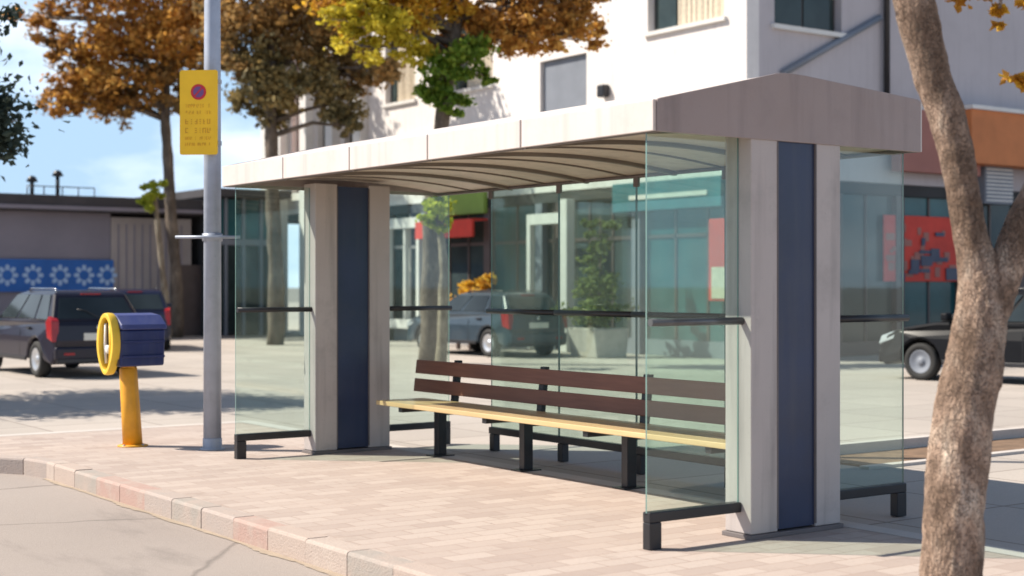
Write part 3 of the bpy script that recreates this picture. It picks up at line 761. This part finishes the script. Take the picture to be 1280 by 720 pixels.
# second tree (dull green-brown)
b0 = g0(345, 38)
tree('street_tree', 'tall dull green tree rising behind the far end of the shelter roof', 'tree', b0,
     [b0, at(344, 320, 38), at(340, 220, 38), at(338, 120, 38), at(345, 20, 38), at(350, -60, 38)], [.23, .19, .17, .15, .12, .06],
     [('lf_drab', [cl(325, 80, 38, 42, 1100), cl(350, 115, 37.5, 36, 800), cl(425, 128, 38, 33, 650), cl(390, 95, 38, 36, 700), cl(315, 130, 38.5, 26, 420), cl(428, 158, 37.8, 18, 180), cl(345, 150, 38.2, 22, 300)]),
      ('lf_dull', [cl(300, 25, 38, 50, 1200), cl(360, 40, 38, 50, 1200), cl(420, 60, 38.5, 45, 900), cl(470, 85, 38, 32, 500), cl(330, -40, 38, 70, 1500), cl(410, -30, 38, 65, 1300), cl(290, 75, 37.6, 30, 380), cl(385, 10, 38.5, 50, 1000), cl(440, 95, 38.4, 28, 380)])],
     .185, 'bark', G, 21, .08)
# third tree (yellow orange, green below)
b0 = g0(536, 28.8)
tree('street_tree', 'yellow orange tree with green lower leaves behind the middle of the roof', 'tree', b0,
     [b0, at(537, 330, 28.8), at(542, 230, 28.8), at(556, 130, 28.8), at(570, 40, 28.8), at(580, -60, 28.8)], [.20, .17, .155, .14, .11, .05],
     [('lf_yellow', [cl(430, 28, 28.1, 30, 420), cl(480, 38, 28.0, 34, 520), cl(452, 58, 28.0, 24, 260), cl(515, 62, 28.0, 28, 330), cl(455, 5, 28.0, 34, 420)]),
      ('lf_orange', [cl(440, 5, 28.7, 44, 900), cl(505, 10, 28.7, 50, 1200), cl(560, -5, 28.8, 50, 1100), cl(490, -50, 28.6, 70, 1500)]),
      ('lf_brown', [cl(610, 38, 29, 42, 900), cl(655, 50, 28.8, 34, 600), cl(700, 38, 28.6, 36, 650), cl(738, 45, 28.5, 24, 300), cl(660, 5, 29, 46, 900), cl(725, 5, 29, 38, 650), cl(640, -50, 29, 70, 1300), cl(560, 50, 29, 30, 380)]),
      ('lf_green', [cl(555, 92, 28.4, 32, 600), cl(590, 68, 28.3, 28, 450), cl(540, 115, 28.6, 22, 280), cl(565, 128, 28.5, 20, 240), cl(605, 95, 28.7, 16, 140)])],
     .145, 'bark', G, 31, .07)
b0 = g0(551, 27.4)
tree('sapling', 'slender pale sapling with lime leaf tuft seen through the shelter behind the bench', 'sapling', b0,
     [b0, at(553, 390, 27.4), at(555, 340, 27.4), at(552, 300, 27.4), at(545, 262, 27.4)], [.11, .095, .085, .07, .04],
     [('lf_lime', [cl(545, 262, 27.2, 19, 230, 1.1), cl(537, 275, 27.4, 13, 100), cl(556, 280, 27.3, 12, 80), cl(548, 245, 27.5, 13, 90)])], .15, 'bark_pale', 'young saplings', 32, .03)
# dark tree at the left border, casts the shade across the forecourt
b0 = Vector((-2.3, 15.0, -.005))
tree('street_tree', 'dark green tree at the left border whose branch tips enter the picture', 'tree', b0,
     [b0, b0+Vector((.05, .05, 1.6)), b0+Vector((0, -.05, 3.2)), b0+Vector((.1, 0, 5.4))], [.19, .15, .13, .04],
     [('lf_dkgreen', [(b0+Vector((.9, -.7, 4.0)), 1.45, .9, 3600), (b0+Vector((-.7, .7, 4.3)), 1.4, .9, 3000), (b0+Vector((.1, .1, 5.2)), 1.3, .8, 2400), (b0+Vector((-.9, -.7, 4.0)), 1.2, .8, 2200), cl(3, 170, 19.2, 40, 420, .6), cl(-25, 130, 19.4, 50, 500, .6), (b0+Vector((.9, 1.0, 4.0)), 1.3, .8, 2600), cl(-8, 30, 19.5, 34, 260, .7)])],
     .13, 'bark', None, 41, .06)

# near leaning tree on the right
Zt = 7.0
cent = [(1190, 775, 90), (1190, 745, 80), (1190, 715, 75), (1191, 663, 74), (1194, 616, 73), (1199, 569, 74), (1204, 521, 73), (1213, 474, 71), (1221, 427, 67), (1226, 385, 61), (1225, 350, 54), (1221, 327, 49), (1213, 293, 43), (1207, 260, 41), (1202, 227, 41), (1196, 193, 43), (1189, 167, 44), (1180, 133, 47), (1167, 100, 47), (1158, 67, 47), (1149, 33, 49), (1142, 0, 50), (1134, -50, 46), (1128, -120, 42), (1130, -220, 36), (1140, -330, 28)]
b0 = at(1190, 775, Zt); b0.z = 0
nt_ = thing('plane_tree', 'leaning forked tree trunk with mottled bark in the right foreground', 'tree', b0)
bm = new(); P = []; RR = []
def cat(a, b_, c_, d, t):
    return .5*((2*b_)+(-a+c_)*t+(2*a-5*b_+4*c_-d)*t*t+(-a+3*b_-3*c_+d)*t*t*t)
def spline(C, k):
    out = []
    for i in range(len(C)-1):
        p = [C[max(i-1, 0)], C[i], C[i+1], C[min(i+2, len(C)-1)]]
        for j in range(k):
            out.append(tuple(cat(p[0][m], p[1][m], p[2][m], p[3][m], j/k) for m in range(3)))
    out.append(C[-1]); return out
def bole(bm, C, seg, dz=0, amp=1):
    rings = []
    for (px, py, w) in spline(C, 6):
        c0 = at(px, py, Zt+dz*(400-py)/400.0 if dz else Zt) - b0; r = w/2*Zt/FPX
        ring = []
        for k in range(seg):
            a = 2*PI*k/seg; d = RT*math.cos(a)+FW*math.sin(a); q = c0+d*r
            qs = Vector((q.x, q.y, q.z*.4)); n = mnoise.noise(q*4.5)*.09 + mnoise.noise(q*13)*.05 + (.5-abs(mnoise.noise(qs*34)))*.07 + mnoise.noise(q*60)*.025
            ring.append(bm.verts.new(c0+d*r*(1+n*amp)))
        rings.append(ring)
    for i in range(len(rings)-1):
        for k in range(seg):
            f = bm.faces.new((rings[i][k], rings[i][(k+1) % seg], rings[i+1][(k+1) % seg], rings[i+1][k])); f.smooth = True
    bm.faces.new(rings[0][::-1]); bm.faces.new(rings[-1])
bole(bm, cent, 72)
tr_ = obj('trunk', bm, 'bark_near', nt_)
bm = new(); bole(bm, [(1217, 455, 44), (1228, 418, 50), (1240, 380, 50), (1253, 345, 48), (1266, 312, 46), (1284, 268, 44), (1310, 215, 42), (1345, 140, 38), (1380, 40, 34), (1420, -80, 28), (1440, -200, 20)], 36); obj('limb', bm, 'bark_near', tr_)
for C in ([(1130, -180, 26), (1090, -240, 20), (1030, -300, 14), (980, -330, 8)], [(1135, -260, 24), (1180, -330, 18), (1240, -400, 10)], [(1400, -20, 22), (1370, -60, 16), (1310, -80, 11), (1262, -60, 7), (1250, 10, 4)]):
    bm = new(); bole(bm, C, 14); obj('limb', bm, 'bark_near', tr_)
rnd = random.Random(5)
cr = [cl(1000, -330, 6.6, 190, 900), cl(1180, -420, 7.2, 230, 1400), cl(1380, -260, 7.4, 200, 1200), cl(1290, -150, 7.3, 90, 380), cl(1450, -120, 7.0, 130, 600)]
obj('crown', leafcloud([(Vector(c)-b0, rx, rz, n) for c, rx, rz, n in cr], .10, rnd), 'lf_brown', nt_)
cr = [cl(1268, 25, 7.1, 26, 60, 1.5), cl(1272, 90, 7.2, 15, 22, 1.6), cl(1205, -8, 7.2, 30, 50, .7), cl(1245, -20, 7.1, 40, 90, .8)]
obj('crown', leafcloud([(Vector(c)-b0, rx, rz, n) for c, rx, rz, n in cr], .075, rnd), 'lf_orange', nt_)

# ------------------------------------------------------------------ main building (facade X = 15, end wall Y = 15.3)
FX, EY, FY1, BX1, BH = 15.0, 15.3, 36.9, 34.0, 13.5
bd = thing('apartment_building', 'cream rendered building with shops below, behind the shelter', 'building', (FX, EY, 0))
def loc3(p): return (p[0]-FX, p[1]-EY, p[2])
def bx(name, m, lo, hi, parent=None, bev=0):
    bm = new(); box(bm, loc3(lo), loc3(hi)); return obj(name, bm, m, parent or bd, bev)
GF = 3.75        # shop storey
def wall_with_holes(axis, fixed, th, u0, u1, z0, z1, holes):     # holes: (ua, ub, za, zb), cut as a grid of blocks
    bm = new()
    us = sorted({u0, u1, *[h[0] for h in holes], *[h[1] for h in holes]}); zs = sorted({z0, z1, *[h[2] for h in holes], *[h[3] for h in holes]})
    # merged quads of the outer skin + reveals
    def inside(u, z): return any(h[0] < u < h[1] and h[2] < z < h[3] for h in holes)
    def P(u, z, d): return loc3((fixed+d, u, z)) if axis == 'x' else loc3((u, fixed+d, z))
    for a, b2 in zip(us, us[1:]):
        for c0, d0 in zip(zs, zs[1:]):
            if inside((a+b2)/2, (c0+d0)/2): continue
            for dd in (0, th):
                bm.faces.new([bm.verts.new(P(u, z, dd)) for u, z in ((a, c0), (b2, c0), (b2, d0), (a, d0))])
    for ua, ub, za, zb_ in holes:
        for (u_, z_), (u2, z2) in (((ua, za), (ub, za)), ((ub, za), (ub, zb_)), ((ub, zb_), (ua, zb_)), ((ua, zb_), (ua, za))):
            bm.faces.new([bm.verts.new(P(*q)) for q in ((u_, z_, 0), (u2, z2, 0), (u2, z2, th), (u_, z_, th))])
    for (u_, z_), (u2, z2) in (((u0, z0), (u1, z0)), ((u1, z0), (u1, z1)), ((u1, z1), (u0, z1)), ((u0, z1), (u0, z0))):
        bm.faces.new([bm.verts.new(P(*q)) for q in ((u_, z_, 0), (u2, z2, 0), (u2, z2, th), (u_, z_, th))])
    bmesh.ops.remove_doubles(bm, verts=bm.verts, dist=1e-4); bmesh.ops.recalc_face_normals(bm, faces=bm.faces)
    return bm
fholes = [(15.95, 18.35, 7.05, 8.75), (20.5, 22.3, 4.9, 6.9), (24.3, 26.3, 6.6, 8.4), (28.0, 29.6, 6.6, 8.4), (15.95, 18.35, 10.3, 12), (20.5, 22.3, 10.3, 12), (24.3, 26.3, 10.3, 12)]
# tall slots between pilasters at the far end
slots = [(31.35, 31.95), (32.9, 33.6), (34.6, 35.3), (35.9, 36.4)]
fholes += [(a, b2, 4.4, 12) for a, b2 in slots]
obj('wall', wall_with_holes('x', FX, .35, EY, FY1, GF, BH, fholes), 'render', bd)
eh = [(20.0, 23.2, 7.4, 9.0), (26.2, 28.6, 7.4, 9.0), (20.0, 23.2, 10.6, 12)]
p0 = onY(968, 30, EY); p1 = onY(1052, 30, EY)
eh[0] = (p0.x, p1.x, p0.z, p0.z+1.5); eh[2] = (p0.x, p1.x, 10.8, 12.3)
obj('wall', wall_with_holes('y', EY, .35, FX+.35, BX1, GF, BH, eh), 'render_shaded', bd)
bx('wall', 'render', (FX+.355, FY1-.3, GF), (BX1, FY1, BH)); bx('wall', 'render', (BX1-.3, EY+.36, 0), (BX1-.001, FY1-.31, BH))
bx('roof', 'darkroof', (FX-.12, EY-.12, BH+.002), (BX1+.1, FY1+.1, BH+.22))
for ua, ub, za, zb_ in fholes:
    slot = (ub-ua) < 1
    f = bx('window', 'darkframe' , (FX+.20, ua, za), (FX+.26, ub, zb_))
    if slot:
        bx('pane', 'brownsign' if ua > 34 else 'shopglass', (FX+.18, ua+.06, za+.06), (FX+.199, ub-.06, zb_-.06), f); continue
    if abs(ua-20.5) < .1 and za < 5:
        bx('shutter', 'shutter', (FX+.10, ua+.02, za+.02), (FX+.199, ub-.02, zb_-.02), f); continue
    mid = (ua+ub)/2
    bx('pane', 'shopglass', (FX+.17, mid+.45, za+.06), (FX+.199, ub-.06, zb_-.06), f)
    bm = new()
    pts = [(FX+.165+.02*math.sin(k*1.9), ua+.07+(mid+.40-ua-.07)*k/30) for k in range(31)]
    for k in range(30):
        (x0, y0), (x1, y1) = pts[k], pts[k+1]
        fc = bm.faces.new([bm.verts.new(loc3(q)) for q in ((x0, y0, za+.06), (x1, y1, za+.06), (x1, y1, zb_-.06), (x0, y0, zb_-.06))]); fc.smooth = True
    obj('curtain', bm, 'curtain', f)
    bx('sill', 'frame', (FX-.08, ua-.08, za-.09), (FX+.17, ub+.08, za-.002), f)
for ua, ub, za, zb_ in eh:
    f = bx('window', 'darkframe', (ua, EY+.20, za), (ub, EY+.26, zb_))
    mid = (ua+ub)/2
    bx('pane', 'shopglass', (ua+.07, EY+.17, za+.07), (mid-.03, EY+.199, zb_-.07), f); bx('pane', 'shopglass', (mid+.03, EY+.17, za+.07), (ub-.07, EY+.199, zb_-.07), f)
    bx('blind', 'curtain', (ua+.06, EY+.14, zb_-.75), (ub-.06, EY+.168, zb_-.05), f)
    bx('sill', 'frame', (ua-.1, EY-.10, za-.10), (ub+.1, EY+.16, za-.003), f)
q = onX(756, 114, FX-.05); f = bx('wall_light', 'black', (FX-.20, q.y-.12, q.z-.14), (FX-.002, q.y+.12, q.z+.14), None, .03)
bx('render_joint', 'lilacwall', (FX-.004, EY+.02, 9.38), (FX+.002, FY1-6.4, 9.41))
# string course and pilasters
bx('string_course', 'frame', (FX-.16, EY-.16, 5.38), (FX-.002, FY1-6.4, 5.52)); bx('string_course', 'frame', (FX-.001, EY-.16, 5.38), (BX1, EY-.002, 5.52))
for a in (30.55, 32.2, 33.85, 35.55, 36.5):
    bx('pilaster', 'frame', (FX-.28, a, 0), (FX-.003, a+.42, BH-.3), None, .01)
# shop storey: dark interior, mullioned glass bays, piers
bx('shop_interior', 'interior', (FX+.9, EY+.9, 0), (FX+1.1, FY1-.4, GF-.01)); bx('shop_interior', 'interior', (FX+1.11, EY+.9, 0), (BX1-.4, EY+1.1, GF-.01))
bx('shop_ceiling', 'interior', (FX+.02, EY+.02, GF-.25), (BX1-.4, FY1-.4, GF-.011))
bays = [15.3, 18.6, 21.4, 22.2, 24.4, 27.4, 29.3, 30.5]
for k, (a, b2) in enumerate(zip(bays, bays[1:])):
    bx('pier', 'shutter' if k % 2 else 'darkframe', (FX-.02, a, 0), (FX+.33, a+.28, GF-.26), None, .006)
    w = bx('shop_window', 'tealglass' if k in (0, 3) else 'shopglass', (FX+.16, a+.282, .35), (FX+.19, b2-.002, GF-.26))
    bx('stall_riser', 'shutter', (FX+.10, a+.282, 0), (FX+.25, b2-.002, .348), w)
    n = max(1, int((b2-a)/1.2)); bm = new()
    for j in range(1, n+1):
        yy = a+.28+(b2-a-.28)*j/(n+1); box(bm, loc3((FX+.13, yy-.03, .35)), loc3((FX+.158, yy+.03, GF-.26)))
    box(bm, loc3((FX+.13, a+.284, 2.55)), loc3((FX+.1575, b2-.004, 2.63)))
    obj('mullion', bm, 'frame' if k == 5 else 'darkframe', w)
# white framed entrance portal by the bright post
bx('portal_post', 'frame', (FX-.60, 20.48, 0), (FX-.36, 20.74, 3.5), None, .01); bx('portal_post', 'frame', (FX-.56, 21.95, 0), (FX-.42, 22.09, 3.2), None, .01)
bx('portal_lintel', 'frame', (FX-.56, 20.741, 2.95), (FX-.42, 21.949, 3.2), None, .01)
for y0, y1 in ((27.5, 27.64), (28.2, 28.3), (29.06, 29.2)): bx('shop_frame', 'frame', (FX-.20, y0, .6), (FX-.06, y1, 3.08), None, .008)
bx('shop_frame', 'frame', (FX-.24, 27.3, 3.081), (FX-.04, 29.4, 3.36), None, .008); bx('shop_frame', 'frame', (FX-.22, 27.4, .35), (FX-.05, 29.3, .599), None, .008)
# end wall shopfront
exs = [15.33, 17.6, 19.6, 21.8, 24.0, 26.6, 29.5]
for k, (a, b2) in enumerate(zip(exs, exs[1:])):
    bx('pier', 'darkframe' if k else 'frame', (a, EY+.02, 0), (a+.26, EY+.33, GF-.26), None, .006)
    w = bx('shop_window', 'shopglass' if k % 2 else 'tealglass', (a+.262, EY+.16, .3), (b2-.002, EY+.19, GF-.26))
    bx('stall_riser', 'darkframe', (a+.262, EY+.10, 0), (b2-.002, EY+.25, .298), w)
    bm = new(); m_ = (a+b2)/2+.13; box(bm, loc3((m_-.03, EY+.13, .3)), loc3((m_+.03, EY+.158, GF-.26))); obj('mullion', bm, 'darkframe', w)
# dark downpipe and diagonal conduit on the end wall
q = onY(1108.5, 122, EY-.12); bm = new(); tube(bm, [loc3((q.x, q.y, q.z)), loc3((q.x, q.y, BH))], .07, 10); obj('downpipe', bm, 'black', bd)
q0 = onY(978, 92, EY-.06); q1 = onY(1100, 22, EY-.06); bm = new(); tube(bm, [loc3(q0), loc3(q1)], .075, 8); obj('conduit', bm, 'shutter', bd)
# air conditioner grille high on the shopfront
# signs on the building: things of their own
def board(name, label, cat_, m, lo, hi, extra=None, frame='darkframe', group=None):
    c0 = ((lo[0]+hi[0])/2, (lo[1]+hi[1])/2, lo[2]); t = thing(name, label, cat_, c0, 0, group)
    L = lambda p: (p[0]-c0[0], p[1]-c0[1], p[2]-c0[2])
    bm = new(); box(bm, L(lo), L(hi)); o = obj('panel', bm, m, t, .01)
    return t, L, o
t, L, o = board('shop_sign', 'green shop board above the red one, seen through the far glass', 'sign', 'greensign', (FX-.14, 24.5, 3.35), (FX-.02, 27.2, 3.9))
t, L, o = board('shop_awning', 'red shop valance below the green board behind the sapling', 'awning', 'redsign', (FX-.5, 24.5, 2.75), (FX-.42, 27.2, 3.2))
bm = new(); box(bm, L((FX-.42, 24.5, 3.17)), L((FX-.021, 27.2, 3.21))); obj('hood', bm, 'redsign', t)
t, L, o = board('shop_sign', 'teal shop board over the glass right behind the near wing pane', 'sign', 'teal', (FX-.14, 15.9, 3.15), (FX-.02, 19.4, 3.78))
bm = new(); box(bm, L((FX-.16, 16.3, 3.40)), L((FX-.143, 18.8, 3.50))); obj('stripe', bm, 'frame', t)
t, L, o = board('shop_sign', 'brown shop fascia left of the orange one, behind the near tree', 'sign', 'brownsign', (19.2, EY-.42, 4.0), (21.95, EY-.165, 5.375))
po_ = onY(1203, 130, EY-.5)
t, L, o = board('shop_awning', 'orange shop canopy high at the right border beside the leaning trunk', 'awning', 'orange', (po_.x, EY-.75, 4.25), (po_.x+6, EY-.165, 5.45))
bm = new(); box(bm, L((po_.x-.05, EY-.82, 5.452)), L((po_.x+6.1, EY-.164, 5.54))); obj('cap', bm, 'frame', t)
pr = onY(1112, 268, EY-.1); pr1 = onY(1205, 352, EY-.1)
t, L, o = board('shop_poster', 'red shop poster between the near shelter pillar and the leaning trunk', 'poster', 'redsign', (pr.x, EY+.05, pr1.z), (pr1.x, EY+.09, pr.z))
rr = random.Random(9); bm = new()
for _ in range(26):
    x = rr.uniform(pr.x, pr1.x-.35); z = rr.uniform(pr1.z, pr.z-.3); w = rr.uniform(.1, .32); h = rr.uniform(.06, .25)
    box(bm, L((x, EY+.03+rr.uniform(0, .012), z)), L((x+w, EY+.0485, z+h)))
obj('print', bm, 'brownsign', t)
bm = new()
for _ in range(12):
    x = rr.uniform(pr.x, pr1.x-.35); z = rr.uniform(pr1.z, pr.z-.3); w = rr.uniform(.1, .5); h = rr.uniform(.06, .3)
    box(bm, L((x, EY+.01+rr.uniform(0, .012), z)), L((x+w, EY+.028, z+h)))
obj('print', bm, 'navy', t)
pa = onY(1231, 205, EY-.35); pa1 = onY(1266, 256, EY-.35)
t, L, o = board('air_conditioner', 'grey slatted air conditioner under the orange canopy', 'air conditioner', 'shutter', (pa.x, EY-.36, pa1.z), (pa1.x, EY-.02, pa.z))
bm = new()
for k in range(9):
    z = pa1.z+.06+k*(pa.z-pa1.z-.1)/9; box(bm, L((pa.x+.04, EY-.385, z)), L((pa1.x-.04, EY-.362, z+.035)))
obj('grille', bm, 'frame', t)
t, L, o = board('display_board', 'red and pale display board seen through the glass beside the near pillar', 'board', 'redsign', (FX-.06, 15.45, 1.2), (FX-.023, 16.35, 2.9))
bm = new(); box(bm, L((FX-.075, 15.55, 1.25)), L((FX-.0625, 16.25, 1.9))); obj('print', bm, 'curtain', t)
# yellow-red flower stand beyond the shelter
fs = at(596, 440, 35.5); fs.z = 0
t = thing('flower_stand', 'shop stand of orange yellow blooms seen through the shelter glass', 'flower stand', fs)
bm = new(); box(bm, (-.45, -.35, .35), (.45, .35, .55)); box(bm, (-.4, -.3, 0), (-.32, -.22, .348)); box(bm, (.32, -.3, 0), (.4, -.22, .348)); box(bm, (-.4, .22, 0), (-.32, .3, .348)); box(bm, (.32, .22, 0), (.4, .3, .348)); obj('table', bm, 'darkframe', t)
rnd = random.Random(77)
obj('blooms', leafcloud([((0, 0, 1.0), .6, .5, 300), ((.2, .1, 1.7), .4, .4, 160)], .16, rnd), 'lf_orange', t)
obj('foliage', leafcloud([((-.1, .1, .85), .5, .3, 160)], .14, rnd), 'lf_green', t)
# planter with green shrub beside the portal post
fs = at(748, 420, 31.5); fs.z = 0
t = thing('planter', 'concrete planter with tall light green shrub beside the white portal post', 'planter', fs)
bm = new(); prism(bm, [(-.40, 0), (.40, 0), (.48, .62), (-.48, .62)], -.45, .45, 'y'); obj('pot', bm, 'pot', t, .02)
rnd = random.Random(78)
obj('shrub', leafcloud([((0, 0, 1.05), .62, .55, 420), ((.1, .1, 1.9), .5, .7, 420), ((.05, 0, 2.7), .38, .6, 260), ((-.3, -.1, 1.0), .5, .3, 160)], .16, rnd), 'lf_olive', t)
bm = new(); tube(bm, [(0, 0, .6), (.05, 0, 1.8), (.08, .03, 3.0)], [.04, .03, .012], 8); obj('stem', bm, 'bark', t)

# ------------------------------------------------------------------ low grey building on the left (front plane Y = 36)
LY = 36.0
lb = thing('low_building', 'long low grey building with dark roof edge at the left', 'building', (0, LY, 0))
def lx(name, m, lo, hi, parent=None, bev=0):
    bm = new(); box(bm, (lo[0], lo[1]-LY, lo[2]), (hi[0], hi[1]-LY, hi[2])); return obj(name, bm, m, parent or lb, bev)
xs_ = onY(138, 300, LY).x; xe = onY(238, 300, LY).x
ztop = onY(100, 246, LY).z; zed = onY(100, 266, LY).z
lx('wall', 'greywall', (-26, LY, 0), (xs_-.002, LY+8, zed)); lx('wall', 'lilacwall', (xs_, LY-.06, 0), (xe, LY+8, zed-.1))
bm = new()
for k in range(9):
    x = xs_+.2+k*(xe-xs_-.3)/9; box(bm, (x, -.085, .05), (x+.05, -.062, zed-.3))
obj('cladding_strip', bm, 'greywall', lb)
r_ = lx('roof', 'darkroof', (-26.3, LY-.5, zed+.002), (xe+.2, LY+8.2, ztop), None, .02)
lx('gutter', 'greywall', (-26.3, LY-.58, zed+.05), (xe+.2, LY-.502, zed+.16), r_)
lx('plinth', 'darkframe', (-26, LY-.08, 0), (xs_-.01, LY-.002, .5))
d = lx('door', 'darkframe', (xs_+2.05, LY-.10, 0), (xs_+3.1, LY-.061, 2.15)); lx('handle', 'chrome', (xs_+2.15, LY-.16, 1.0), (xs_+2.2, LY-.101, 1.15), d)
for px, hh_ in ((40, 16), (72, 24)):
    q = onY(px, 246, LY+.3); bm = new(); z0 = ztop
    tube(bm, [(q.x, .3, z0), (q.x, .3, z0+hh_*.024)], .06, 8); lathe(bm, [(.05, z0+hh_*.024), (.17, z0+hh_*.024+.02), (.10, z0+hh_*.024+.16), (0, z0+hh_*.024+.2)], 12, Matrix.Translation((q.x, .3, 0))); obj('roof_vent', bm, 'black', r_)
bm = new()
for px in (34, 55, 78, 98, 118): q = onY(px, 240, LY+.2); tube(bm, [(q.x, .2, ztop), (q.x, .2, ztop+.28)], .018, 6)
q = onY(34, 240, LY+.2); q2 = onY(118, 240, LY+.2); tube(bm, [(q.x, .2, ztop+.28), (q2.x, .2, ztop+.28)], .018, 6); obj('roof_railing', bm, 'darkframe', r_)
# banner with ring emblems
q0 = onY(-60, 365, LY-.2); q1 = onY(143, 325, LY-.2)
bt = thing('blue_banner', 'blue banner with a row of pale ring flowers on the low grey wall', 'banner', ((q0.x+q1.x)/2, LY-.12, 0))
hwb = (q1.x-q0.x)/2
bm = new(); box(bm, (-hwb, -.02, q0.z), (hwb, .02, q1.z)); bp_ = obj('cloth', bm, 'bannerblue', bt)
for px in (-52, -21, 10, 42, 76, 106, 135):
    q = onY(px, 344, LY-.2); cx = q.x-(q0.x+q1.x)/2; r0 = .28
    bm = new()
    for k in range(8):
        a = k*PI/4; a2 = PI/8*.82
        pts = [(cx+r0*.55*math.cos(a-a2*1.2), q.z+r0*.55*math.sin(a-a2*1.2)), (cx+r0*.98*math.cos(a-a2*.7), q.z+r0*.98*math.sin(a-a2*.7)), (cx+r0*1.12*math.cos(a), q.z+r0*1.12*math.sin(a)), (cx+r0*.98*math.cos(a+a2*.7), q.z+r0*.98*math.sin(a+a2*.7)), (cx+r0*.55*math.cos(a+a2*1.2), q.z+r0*.55*math.sin(a+a2*1.2))]
        prism(bm, pts, -.026, -.0205, 'y')
    obj('emblem', bm, 'bannerwhite', bp_)
# glass fronted pavilion between the low building and the main one
gx0 = xe+.3; gx1 = 14.6
gp = thing('glass_pavilion', 'teal glass fronted pavilion behind the tall pole', 'building', (gx0, LY-1, 0))
def gxb(name, m, lo, hi, parent=None):
    bm = new(); box(bm, (lo[0]-gx0, lo[1]-LY+1, lo[2]), (hi[0]-gx0, hi[1]-LY+1, hi[2])); return obj(name, bm, m, parent or gp)
gxb('wall', 'interior', (gx0, LY-.4, 0), (gx1, LY+6, 4.2)); gxb('roof', 'darkroof', (gx0-.1, LY-1.1, 4.21), (gx1+.2, LY+6, 4.45))
for k in range(4):
    a = gx0+k*(gx1-gx0)/4; b2 = gx0+(k+1)*(gx1-gx0)/4
    gxb('upper_glass', 'tealglass', (a+.05, LY-.55, 2.95), (b2-.05, LY-.5, 4.15)); gxb('lower_glass', 'shopglass', (a+.05, LY-.55, .1), (b2-.05, LY-.5, 2.75))
    gxb('mullion', 'shutter', (a-.045, LY-.62, 0), (a+.045, LY-.45, 4.2))
gxb('transom', 'shutter', (gx0, LY-.60, 2.76), (gx1, LY-.46, 2.94))

# ------------------------------------------------------------------ light
SD = Vector((-1.72, 1.60, 2.38)).normalized()
ld = bpy.data.lights.new('sun', 'SUN'); ld.energy = 5.0; ld.angle = R(.55); ld.color = (1, .915, .79)
so = bpy.data.objects.new('sun', ld); COL.objects.link(so); so.rotation_euler = SD.to_track_quat('Z', 'Y').to_euler(); so.location = (-20, 20, 30)
w = bpy.data.worlds.new('World'); sc.world = w; w.use_nodes = True; nt = w.node_tree
bg = nt.nodes['Background']; sky = N(nt, 'ShaderNodeTexSky', sky_type='NISHITA')
sky.sun_disc = False; sky.sun_elevation = math.asin(SD.z); sky.sun_rotation = math.atan2(SD.x, SD.y)
sky.air_density = 1.0; sky.dust_density = .6; sky.ozone_density = 2.0
tc = N(nt, 'ShaderNodeTexCoord'); mp = N(nt, 'ShaderNodeMapping'); mp.inputs['Scale'].default_value = (1, 1, 2.6); nt.links.new(tc.outputs['Generated'], mp.inputs[0])
n = N(nt, 'ShaderNodeTexNoise'); n.inputs['Scale'].default_value = 5.5; n.inputs['Detail'].default_value = 8; n.inputs['Roughness'].default_value = .55; nt.links.new(mp.outputs[0], n.inputs['Vector'])
cf = ramp(nt, n.outputs[0], [(.45, (.04, .04, .04)), (.64, (.95, .95, .95))])
mx = N(nt, 'ShaderNodeMix', data_type='RGBA'); sp = N(nt, 'ShaderNodeSeparateXYZ'); nt.links.new(tc.outputs['Generated'], sp.inputs[0])
el = N(nt, 'ShaderNodeMapRange'); el.inputs[1].default_value = .14; el.inputs[2].default_value = .42; el.inputs[3].default_value = 1; el.inputs[4].default_value = .10; nt.links.new(sp.outputs[2], el.inputs[0])
cm = N(nt, 'ShaderNodeMath', operation='MULTIPLY'); nt.links.new(cf, cm.inputs[0]); nt.links.new(el.outputs[0], cm.inputs[1]); nt.links.new(cm.outputs[0], mx.inputs[0]); m0 = N(nt, 'ShaderNodeMix', data_type='RGBA'); k8 = N(nt, 'ShaderNodeMath', operation='MULTIPLY'); k8.inputs[1].default_value = .9; nt.links.new(el.outputs[0], k8.inputs[0]); nt.links.new(k8.outputs[0], m0.inputs[0]); nt.links.new(sky.outputs[0], m0.inputs[6]); m0.inputs[7].default_value = (5.0, 7.4, 10.2, 1); nt.links.new(m0.outputs[2], mx.inputs[6]); mx.inputs[7].default_value = (10.6, 12.0, 13.8, 1)
nt.links.new(mx.outputs[2], bg.inputs[0]); bg.inputs[1].default_value = .068
vs = sc.view_settings; vs.view_transform = 'Standard'; vs.look = 'None'; vs.gamma = 1; vs.use_curve_mapping = False; vs.exposure = .62
sc.cycles.max_bounces = 8; sc.cycles.transparent_max_bounces = 24; sc.cycles.caustics_reflective = False; sc.cycles.caustics_refractive = False
sc.cycles.sample_clamp_indirect = 8
sc.cycles.use_denoising = True
sc.cycles.filter_width = 1.6
